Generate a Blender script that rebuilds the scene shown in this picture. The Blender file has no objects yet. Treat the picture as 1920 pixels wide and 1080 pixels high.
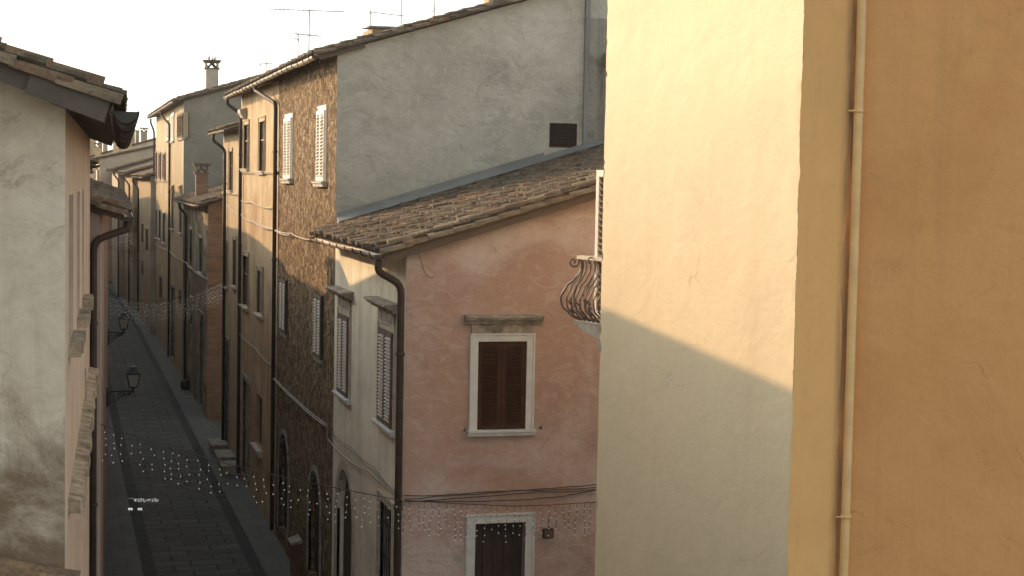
import bpy, math, random
from mathutils import Vector, Matrix, noise
V = Vector
rad = math.radians
rng = random.Random(7)
sc = bpy.context.scene
COL = sc.collection
# ------------------------------------------------------------------ camera
F, HEAD, PITCH, ROLL, E = 3100.0, 15.3, 3.7, 1.07, 9.6
CM = Matrix.Rotation(rad(-HEAD), 3, 'Z') @ Matrix.Rotation(rad(90 - PITCH), 3, 'X') @ Matrix.Rotation(rad(ROLL), 3, 'Z')
EYE = V((0, 0, E))
cam_d = bpy.data.cameras.new('camera'); cam = bpy.data.objects.new('camera', cam_d); COL.objects.link(cam)
cam.matrix_world = Matrix.Translation(EYE) @ CM.to_4x4()
cam_d.sensor_width = 36; cam_d.lens = 36 * F / 1920; cam_d.clip_end = 5000; cam_d.clip_start = 0.1
sc.camera = cam

def ray(px, py): return CM @ V(((px - 960) / F, -(py - 540) / F, -1))
def onX(px, py, X): d = ray(px, py); return EYE + d * (X / d.x)
def onY(px, py, Y): d = ray(px, py); return EYE + d * (Y / d.y)
def onZ(px, py, Z): d = ray(px, py); return EYE + d * ((Z - E) / d.z)

# ------------------------------------------------------------------ mesh builder
class MB:
    def __init__(s): s.v = []; s.f = []; s.m = []; s.sm = []
    def add(s, vs, fs, m=0, sm=False):
        b = len(s.v); s.v.extend(vs)
        for f in fs: s.f.append([b + i for i in f]); s.m.append(m); s.sm.append(sm)
    def quad(s, a, b, c, d, m=0): s.add([a, b, c, d], [(0, 1, 2, 3)], m)
    def box8(s, p, m=0):
        s.add(p, [(0, 3, 2, 1), (4, 5, 6, 7), (0, 1, 5, 4), (1, 2, 6, 5), (2, 3, 7, 6), (3, 0, 4, 7)], m)
    def box(s, c, sx, sy, sz, ux=V((1, 0, 0)), uy=V((0, 1, 0)), uz=V((0, 0, 1)), m=0):
        c = V(c); X, Y, Z = ux * sx / 2, uy * sy / 2, uz * sz / 2
        s.box8([c - X - Y - Z, c + X - Y - Z, c + X + Y - Z, c - X + Y - Z, c - X - Y + Z, c + X - Y + Z, c + X + Y + Z, c - X + Y + Z], m)
    def fbox(s, fr, u0, u1, z0, z1, d0, d1, m=0):
        P = fr.pt
        s.box8([P(u0, z0, d1), P(u1, z0, d1), P(u1, z0, d0), P(u0, z0, d0), P(u0, z1, d1), P(u1, z1, d1), P(u1, z1, d0), P(u0, z1, d0)], m)
    def tube(s, pts, r, seg=8, m=0, caps=True):
        pts = [V(p) for p in pts]; n = len(pts)
        rs = r if isinstance(r, (list, tuple)) else [r] * n
        up = None; vs = []
        for i in range(n):
            t = (pts[min(i + 1, n - 1)] - pts[max(i - 1, 0)]).normalized()
            if up is None:
                a = V((0, 0, 1)) if abs(t.z) < .9 else V((1, 0, 0))
                up = (a - t * a.dot(t)).normalized()
            else:
                up = (up - t * up.dot(t)).normalized()
            sd = t.cross(up)
            for k in range(seg):
                an = 2 * math.pi * k / seg
                vs.append(pts[i] + (up * math.cos(an) + sd * math.sin(an)) * rs[i])
        fs = []
        for i in range(n - 1):
            for k in range(seg):
                k2 = (k + 1) % seg
                fs.append((i * seg + k, i * seg + k2, (i + 1) * seg + k2, (i + 1) * seg + k))
        if caps: fs.append(tuple(range(seg))[::-1]); fs.append(tuple((n - 1) * seg + k for k in range(seg)))
        s.add(vs, fs, m, True)
    def sphere(s, c, r, seg=6, rings=4, m=0):
        c = V(c); vs = [c + V((0, 0, r))]; fs = []
        for i in range(1, rings):
            th = math.pi * i / rings
            for k in range(seg):
                a = 2 * math.pi * k / seg
                vs.append(c + V((math.sin(th) * math.cos(a), math.sin(th) * math.sin(a), math.cos(th))) * r)
        vs.append(c - V((0, 0, r)))
        for k in range(seg):
            fs.append((0, 1 + k, 1 + (k + 1) % seg)); 
            for i in range(rings - 2):
                a = 1 + i * seg; fs.append((a + k, a + seg + k, a + seg + (k + 1) % seg, a + (k + 1) % seg))
            fs.append((len(vs) - 1, 1 + (rings - 2) * seg + (k + 1) % seg, 1 + (rings - 2) * seg + k))
        s.add(vs, fs, m, True)
    def extrude(s, prof, fr, u0, u1, m=0):
        # profile list of (d,z) swept along u
        n = len(prof)
        vs = [fr.pt(u0, z, d) for d, z in prof] + [fr.pt(u1, z, d) for d, z in prof]
        fs = [(i, (i + 1) % n, n + (i + 1) % n, n + i) for i in range(n)] + [tuple(range(n))[::-1], tuple(range(n, 2 * n))]
        s.add(vs, fs, m)
    def build(s, name, mats, parent=None, loc=None, kind=None):
        if not isinstance(mats, (list, tuple)): mats = [mats]
        W = V(loc) if loc is not None else (V(parent['W']) if parent is not None else V((0, 0, 0)))
        me = bpy.data.meshes.new(name)
        me.from_pydata([tuple(V(p) - W) for p in s.v], [], s.f)
        for m in mats: me.materials.append(m)
        me.polygons.foreach_set('material_index', s.m); me.polygons.foreach_set('use_smooth', s.sm)
        me.update()
        o = bpy.data.objects.new(name, me); COL.objects.link(o)
        if parent is not None:
            o.parent = parent
        else:
            o.location = W
        o['W'] = tuple(W)
        if kind: o['kind'] = kind
        return o

def tag(o, label, cat, group=None):
    o['label'] = label; o['category'] = cat
    if group: o['group'] = group
    return o
def thing(name, loc, label, cat, group=None):
    o = bpy.data.objects.new(name, None); COL.objects.link(o); o.location = loc; o['W'] = tuple(loc)
    o.empty_display_size = .3
    return tag(o, label, cat, group)

class Frame:
    def __init__(s, O, u): s.O = V(O); s.u = V(u).normalized(); s.z = V((0, 0, 1)); s.n = s.u.cross(s.z)
    def pt(s, u, z, d=0): return s.O + s.u * u + s.z * z + s.n * d
    def hit(s, px, py, d=0):
        r = ray(px, py); O = s.O + s.n * d; t = (O - EYE).dot(s.n) / r.dot(s.n); p = EYE + r * t - s.O
        return p.dot(s.u), p.z
    def rect(s, x0, y0, x1, y1, d=0):
        my, mx = (y0 + y1) / 2, (x0 + x1) / 2
        return (s.hit(x0, my, d)[0], s.hit(x1, my, d)[0], s.hit(mx, y1, d)[1], s.hit(mx, y0, d)[1])

def wall(mb, fr, u0, u1, zb, ztop, holes=(), m=0, breaks=(), depth=.2, mr=None):
    """wall with openings; holes = (u0,u1,z0,z1[,arch]); reveals go in by depth"""
    if mr is None: mr = m
    xs = {u0, u1, *breaks}
    hs = []
    for h in holes:
        a, b, z0, z1 = h[:4]; arch = len(h) > 4 and h[4]
        if arch:
            r = (b - a) / 2; c = (a + b) / 2; zs = z1 - r; pts = []
            for k in range(9):
                x = c - r * math.cos(math.pi * k / 8); pts.append((x, zs + r * math.sin(math.pi * k / 8))); xs.add(x)
            top = pts
        else:
            top = [(a, z1), (b, z1)]; xs.update((a, b))
        hs.append((a, b, z0, top))
    xs = sorted(x for x in xs if u0 - 1e-6 <= x <= u1 + 1e-6)
    def interp(top, x):
        for i in range(len(top) - 1):
            if top[i][0] - 1e-6 <= x <= top[i + 1][0] + 1e-6:
                w = top[i + 1][0] - top[i][0]; t = 0 if w < 1e-9 else (x - top[i][0]) / w
                return top[i][1] * (1 - t) + top[i + 1][1] * t
        return top[-1][1]
    zt = ztop if callable(ztop) else (lambda u: ztop)
    for a, b in zip(xs, xs[1:]):
        if b - a < 1e-5: continue
        c = (a + b) / 2
        act = sorted([h for h in hs if h[0] < c < h[1]], key=lambda h: h[2])
        la, lb = zb, zb
        for h in act:
            if h[2] > max(la, lb) + 1e-4: mb.quad(fr.pt(a, la), fr.pt(b, lb), fr.pt(b, h[2]), fr.pt(a, h[2]), m)
            la, lb = interp(h[3], a), interp(h[3], b)
        mb.quad(fr.pt(a, la), fr.pt(b, lb), fr.pt(b, zt(b)), fr.pt(a, zt(a)), m)
    for (a, b, z0, top) in hs:
        pts = [(a, z0)] + list(top) + [(b, z0)]
        for i in range(len(pts)):
            p, q = pts[i], pts[(i + 1) % len(pts)]
            if abs(p[0] - q[0]) + abs(p[1] - q[1]) < 1e-5: continue
            mb.quad(fr.pt(*p), fr.pt(*q), fr.pt(q[0], q[1], -depth), fr.pt(p[0], p[1], -depth), mr)

# ------------------------------------------------------------------ materials
MATS = {}
def newmat(name):
    m = bpy.data.materials.new(name); m.use_nodes = True; nt = m.node_tree
    b = nt.nodes['Principled BSDF']; return m, nt, b
def nd(nt, t, **kw):
    n = nt.nodes.new(t)
    for k, v in kw.items():
        if k in n.inputs: n.inputs[k].default_value = v
        else: setattr(n, k, v)
    return n
def ramp(nt, fac, stops):
    r = nt.nodes.new('ShaderNodeValToRGB'); e = r.color_ramp.elements
    while len(e) < len(stops): e.new(.5)
    for i, (p, c) in enumerate(stops): e[i].position = p; e[i].color = (*c, 1)
    nt.links.new(fac, r.inputs[0]); return r.outputs[0]
def mix(nt, f, a, b, mode='MIX'):
    n = nt.nodes.new('ShaderNodeMix'); n.data_type = 'RGBA'; n.blend_type = mode
    for i, x in ((0, f), (6, a), (7, b)):
        if hasattr(x, 'is_output'): nt.links.new(x, n.inputs[i])
        elif i == 0: n.inputs[0].default_value = x
        else: n.inputs[i].default_value = (*x, 1)
    return n.outputs[2]
def coords(nt, scale=(1, 1, 1), rot=(0, 0, 0), loc=(0, 0, 0)):
    t = nt.nodes.new('ShaderNodeTexCoord'); mp = nd(nt, 'ShaderNodeMapping')
    mp.inputs['Scale'].default_value = scale; mp.inputs['Rotation'].default_value = rot; mp.inputs['Location'].default_value = loc
    nt.links.new(t.outputs['Object'], mp.inputs[0]); return mp.outputs[0]
def noi(nt, vec, scale, detail=6, rough=.6, dist=0):
    n = nd(nt, 'ShaderNodeTexNoise', Scale=scale, Detail=detail, Roughness=rough, Distortion=dist)
    nt.links.new(vec, n.inputs['Vector']); return n.outputs[0]
def bump(nt, h, b, dist=.02, strength=1, prev=None):
    n = nd(nt, 'ShaderNodeBump', Strength=strength, Distance=dist); nt.links.new(h, n.inputs['Height'])
    if prev is not None: nt.links.new(prev, n.inputs['Normal'])
    if b is not None: nt.links.new(n.outputs[0], b.inputs['Normal'])
    return n.outputs[0]
def mul(c, k): return tuple(min(1, x * k) for x in c)

def plaster(name, base, light=None, dark=None, stain=None, stain_amt=.5, sc1=.45, b1=.03, b2=.006, rough=.9, streak=.35, spots=0.0, spotc=(.05, .04, .03), off=(0, 0, 0), contrast=1.0, damp=None, cracks=0, trowel=0):
    m, nt, b = newmat(name)
    light = light or mul(base, 1.18); dark = dark or mul(base, .78); stain = stain or mul(base, .5)
    c = coords(nt, loc=off)
    n1 = noi(nt, c, sc1, 9, .62, .6)
    lo, hi = .5 - .2 / contrast, .5 + .2 / contrast
    col = ramp(nt, n1, [(lo, dark), (.5, base), (hi, light)])
    n2 = noi(nt, c, sc1 * 5, 8, .7, 1.2)
    col = mix(nt, ramp(nt, n2, [(.5, (0, 0, 0)), (.72, (.6, .6, .6))]), col, dark)
    cs = coords(nt, (2.2, 2.2, .12), loc=off)
    n3 = noi(nt, cs, 1.0, 7, .65)
    f = ramp(nt, n3, [(.52, (0, 0, 0)), (.75, (streak, streak, streak))])
    col = mix(nt, f, col, stain)
    n4 = noi(nt, c, sc1 * 1.7, 10, .75, 1.8)
    f2 = ramp(nt, n4, [(.56, (0, 0, 0)), (.68, (stain_amt,) * 3)])
    col = mix(nt, f2, col, stain)
    if spots:
        n5 = noi(nt, c, 3.1, 6, .75, .8)
        col = mix(nt, ramp(nt, n5, [(.66, (0, 0, 0)), (.72, (spots,) * 3)]), col, spotc)
    th = None
    if trowel:
        th = noi(nt, coords(nt, (1, 1, 2.3), loc=off), 1.0, 8, .62, .9)
        tr = ramp(nt, th, [(.40, (0, 0, 0)), (.47, (trowel,) * 3), (.50, (trowel * .3,) * 3), (.56, (0, 0, 0))])
        pm = ramp(nt, noi(nt, coords(nt, loc=(11, 4, 6)), .8, 5, .6), [(.44, (0, 0, 0)), (.6, (1, 1, 1))])
        tm = nt.nodes.new('ShaderNodeMath'); tm.operation = 'MULTIPLY'; nt.links.new(tr, tm.inputs[0]); nt.links.new(pm, tm.inputs[1])
        col = mix(nt, tm.outputs[0], col, mul(dark, .75))
        t2 = ramp(nt, noi(nt, coords(nt, (1, 1, 1.8), loc=(3, 8, 2)), 2.6, 6, .6, 1.6), [(.52, (0, 0, 0)), (.64, (trowel * .8,) * 3)])
        col = mix(nt, t2, col, light)
    if cracks:
        w1 = nd(nt, 'ShaderNodeTexNoise', Scale=1.3, Detail=6); nt.links.new(c, w1.inputs['Vector'])
        w2 = nt.nodes.new('ShaderNodeVectorMath'); w2.operation = 'SCALE'; w2.inputs['Scale'].default_value = 1.1; nt.links.new(w1.outputs['Color'], w2.inputs[0])
        w3 = nt.nodes.new('ShaderNodeVectorMath'); nt.links.new(c, w3.inputs[0]); nt.links.new(w2.outputs[0], w3.inputs[1])
        vo = nd(nt, 'ShaderNodeTexVoronoi', Scale=.42); vo.feature = 'DISTANCE_TO_EDGE'; nt.links.new(w3.outputs[0], vo.inputs['Vector'])
        k1 = ramp(nt, vo.outputs['Distance'], [(.0, (1, 1, 1)), (.006, (0, 0, 0))])
        k2 = ramp(nt, noi(nt, coords(nt, loc=(7, 3, 1)), .9, 4, .6), [(.54, (0, 0, 0)), (.62, (cracks,) * 3)])
        mk = nt.nodes.new('ShaderNodeMath'); mk.operation = 'MULTIPLY'; nt.links.new(k1, mk.inputs[0]); nt.links.new(k2, mk.inputs[1])
        col = mix(nt, mk.outputs[0], col, mul(base, .45))
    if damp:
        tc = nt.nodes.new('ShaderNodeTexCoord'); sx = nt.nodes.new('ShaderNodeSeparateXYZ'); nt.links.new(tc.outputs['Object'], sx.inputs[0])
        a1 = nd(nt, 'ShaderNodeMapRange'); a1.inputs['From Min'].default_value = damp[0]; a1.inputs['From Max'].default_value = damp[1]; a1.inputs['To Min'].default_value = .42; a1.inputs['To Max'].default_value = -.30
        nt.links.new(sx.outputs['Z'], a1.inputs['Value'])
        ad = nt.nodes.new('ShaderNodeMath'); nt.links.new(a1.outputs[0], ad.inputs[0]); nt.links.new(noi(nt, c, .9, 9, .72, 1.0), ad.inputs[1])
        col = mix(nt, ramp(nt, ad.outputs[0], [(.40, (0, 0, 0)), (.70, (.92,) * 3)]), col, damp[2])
    nt.links.new(col, b.inputs['Base Color']); b.inputs['Roughness'].default_value = rough
    b.inputs['Specular IOR Level'].default_value = .25
    p = bump(nt, noi(nt, c, 2.2, 3, .5, .5), None, b1, 1)
    if th is not None: p = bump(nt, th, None, .03, .5, p)
    p = bump(nt, noi(nt, c, 16, 6, .65, .4), None, b2 * 1.6, 1, p)
    bump(nt, noi(nt, c, 70, 4, .7), b, b2 * .5, 1, p)
    return m

def rubble(name, c1, c2, c3, mortar, scale=4.5, dist=.07, squash=1.5, patch=None):
    m, nt, b = newmat(name)
    c = coords(nt, (1, 1, squash))
    wob = nd(nt, 'ShaderNodeTexNoise', Scale=4.5, Detail=7)
    nt.links.new(c, wob.inputs['Vector'])
    vm = nt.nodes.new('ShaderNodeVectorMath'); vm.operation = 'SCALE'; vm.inputs['Scale'].default_value = .55
    nt.links.new(wob.outputs['Color'], vm.inputs[0])
    va = nt.nodes.new('ShaderNodeVectorMath'); va.operation = 'ADD'
    nt.links.new(c, va.inputs[0]); nt.links.new(vm.outputs[0], va.inputs[1])
    vo = nd(nt, 'ShaderNodeTexVoronoi', Scale=scale); vo.feature = 'DISTANCE_TO_EDGE'; nt.links.new(va.outputs[0], vo.inputs['Vector'])
    vc = nd(nt, 'ShaderNodeTexVoronoi', Scale=scale); nt.links.new(va.outputs[0], vc.inputs['Vector'])
    sep = nt.nodes.new('ShaderNodeSeparateColor'); nt.links.new(vc.outputs['Color'], sep.inputs[0])
    col = ramp(nt, sep.outputs[0], [(.1, c1), (.45, c2), (.9, c3)])
    cc = coords(nt)
    col = mix(nt, ramp(nt, noi(nt, cc, 9, 6, .7), [(.4, (0, 0, 0)), (.7, (.55,) * 3)]), col, mul(c1, .6))
    edge = ramp(nt, vo.outputs['Distance'], [(.0, (0, 0, 0)), (.09, (1, 1, 1))])
    col = mix(nt, edge, mortar, col)
    if patch:
        pn = ramp(nt, noi(nt, cc, .55, 8, .7, 1.2), [(.5, (0, 0, 0)), (.56, (.85,) * 3)])
        col = mix(nt, pn, col, patch)
        vd = mix(nt, pn, edge, (.8, .8, .8)); h = vd
    else: h = edge
    nt.links.new(col, b.inputs['Base Color']); b.inputs['Roughness'].default_value = .95; b.inputs['Specular IOR Level'].default_value = .15
    p = bump(nt, h, None, dist, .9)
    p = bump(nt, noi(nt, cc, 7, 6, .7), None, dist * .7, 1, p)
    bump(nt, noi(nt, cc, 35, 4, .7), b, .012, 1, p)
    return m

def brickmat(name, c1, c2, mortar, plane='XZ', w=.28, h=.07):
    m, nt, b = newmat(name)
    c = coords(nt, rot=(rad(90), 0, 0) if plane == 'XZ' else (rad(90), 0, rad(90)))
    if plane == 'XZ':
        tc = nt.nodes.new('ShaderNodeTexCoord'); s = nt.nodes.new('ShaderNodeSeparateXYZ'); cb = nt.nodes.new('ShaderNodeCombineXYZ')
        nt.links.new(tc.outputs['Object'], s.inputs[0]); nt.links.new(s.outputs['X'], cb.inputs['X']); nt.links.new(s.outputs['Z'], cb.inputs['Y'])
    else:
        tc = nt.nodes.new('ShaderNodeTexCoord'); s = nt.nodes.new('ShaderNodeSeparateXYZ'); cb = nt.nodes.new('ShaderNodeCombineXYZ')
        nt.links.new(tc.outputs['Object'], s.inputs[0]); nt.links.new(s.outputs['Y'], cb.inputs['X']); nt.links.new(s.outputs['Z'], cb.inputs['Y'])
    bt = nd(nt, 'ShaderNodeTexBrick'); bt.inputs['Scale'].default_value = 1; bt.inputs['Brick Width'].default_value = w; bt.inputs['Row Height'].default_value = h
    bt.inputs['Mortar Size'].default_value = .012; bt.inputs['Color1'].default_value = (*c1, 1); bt.inputs['Color2'].default_value = (*c2, 1); bt.inputs['Mortar'].default_value = (*mortar, 1)
    nt.links.new(cb.outputs[0], bt.inputs['Vector'])
    cc = coords(nt)
    col = mix(nt, ramp(nt, noi(nt, cc, 1.3, 8, .7), [(.42, (0, 0, 0)), (.7, (.7,) * 3)]), bt.outputs['Color'], mul(c1, .55))
    col = mix(nt, ramp(nt, noi(nt, coords(nt, (1.2, 1.2, 9)), 1.0, 5, .7), [(.45, (0, 0, 0)), (.7, (.6,) * 3)]), col, mul(c2, 1.25))
    nt.links.new(col, b.inputs['Base Color']); b.inputs['Roughness'].default_value = .95
    inv = nt.nodes.new('ShaderNodeMath'); inv.operation = 'SUBTRACT'; inv.inputs[0].default_value = 1; nt.links.new(bt.outputs['Fac'], inv.inputs[1])
    p = bump(nt, inv.outputs[0], None, .02, 1); bump(nt, noi(nt, cc, 14, 6, .7), b, .03, 1, p)
    return m

def tilemat(name, cols, lichen=(.36, .33, .24), la=.55):
    m, nt, b = newmat(name)
    g = nt.nodes.new('ShaderNodeNewGeometry')
    col = ramp(nt, g.outputs['Random Per Island'], [(i / (len(cols) - 1), c) for i, c in enumerate(cols)])
    c = coords(nt)
    col = mix(nt, ramp(nt, noi(nt, c, 6, 8, .75, .5), [(.47, (0, 0, 0)), (.62, (la,) * 3)]), col, lichen)
    col = mix(nt, ramp(nt, noi(nt, c, 1.1, 8, .7, .8), [(.42, (0, 0, 0)), (.66, (.75,) * 3)]), col, (.075, .06, .047))
    col = mix(nt, ramp(nt, noi(nt, c, 24, 5, .7), [(.5, (0, 0, 0)), (.68, (.6,) * 3)]), col, (.05, .042, .035))
    nt.links.new(col, b.inputs['Base Color']); b.inputs['Roughness'].default_value = .92; b.inputs['Specular IOR Level'].default_value = .2
    bump(nt, noi(nt, c, 30, 6, .7), b, .02, 1)
    return m

def simple(name, base, rough=.6, metal=0, var=.25, scale=6, bd=.003, stretch=(1, 1, 1), spec=.4, dark=None):
    m, nt, b = newmat(name)
    c = coords(nt, stretch)
    col = ramp(nt, noi(nt, c, scale, 7, .65), [(.3, dark or mul(base, 1 - var)), (.7, mul(base, 1 + var))])
    nt.links.new(col, b.inputs['Base Color']); b.inputs['Roughness'].default_value = rough; b.inputs['Metallic'].default_value = metal
    b.inputs['Specular IOR Level'].default_value = spec
    if bd: bump(nt, noi(nt, c, scale * 4, 5, .6), b, bd, 1)
    return m

def paving(name, c1, c2, mortar, w, h, msz=.012, rot=0, bd=.012):
    m, nt, b = newmat(name)
    c = coords(nt, rot=(0, 0, rot))
    wob = nd(nt, 'ShaderNodeTexNoise', Scale=1.6, Detail=3); nt.links.new(c, wob.inputs['Vector'])
    vm = nt.nodes.new('ShaderNodeVectorMath'); vm.operation = 'SCALE'; vm.inputs['Scale'].default_value = .06; nt.links.new(wob.outputs['Color'], vm.inputs[0])
    va = nt.nodes.new('ShaderNodeVectorMath'); va.operation = 'ADD'; nt.links.new(c, va.inputs[0]); nt.links.new(vm.outputs[0], va.inputs[1])
    bt = nd(nt, 'ShaderNodeTexBrick'); bt.inputs['Scale'].default_value = 1; bt.inputs['Brick Width'].default_value = w; bt.inputs['Row Height'].default_value = h
    bt.inputs['Mortar Size'].default_value = msz; bt.inputs['Mortar Smooth'].default_value = .3; bt.offset_frequency = 2; bt.offset = .42
    bt.inputs['Color1'].default_value = (*c1, 1); bt.inputs['Color2'].default_value = (*c2, 1); bt.inputs['Mortar'].default_value = (*mortar, 1)
    nt.links.new(va.outputs[0], bt.inputs['Vector'])
    cc = coords(nt)
    col = mix(nt, ramp(nt, noi(nt, cc, .5, 9, .7, .6), [(.35, (0, 0, 0)), (.7, (.6,) * 3)]), bt.outputs['Color'], mul(c1, .6))
    col = mix(nt, ramp(nt, noi(nt, cc, 9, 6, .7), [(.45, (0, 0, 0)), (.75, (.6,) * 3)]), col, mul(c2, 1.35))
    nt.links.new(col, b.inputs['Base Color'])
    rr = ramp(nt, noi(nt, cc, 2.5, 5, .6), [(.3, (.7,) * 3), (.7, (.9,) * 3)])
    nt.links.new(rr, b.inputs['Roughness']); b.inputs['Specular IOR Level'].default_value = .2
    inv = nt.nodes.new('ShaderNodeMath'); inv.operation = 'SUBTRACT'; inv.inputs[0].default_value = 1; nt.links.new(bt.outputs['Fac'], inv.inputs[1])
    p = bump(nt, inv.outputs[0], None, bd, 1); bump(nt, noi(nt, cc, 11, 6, .7), b, bd * 1.2, 1, p)
    return m

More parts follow.
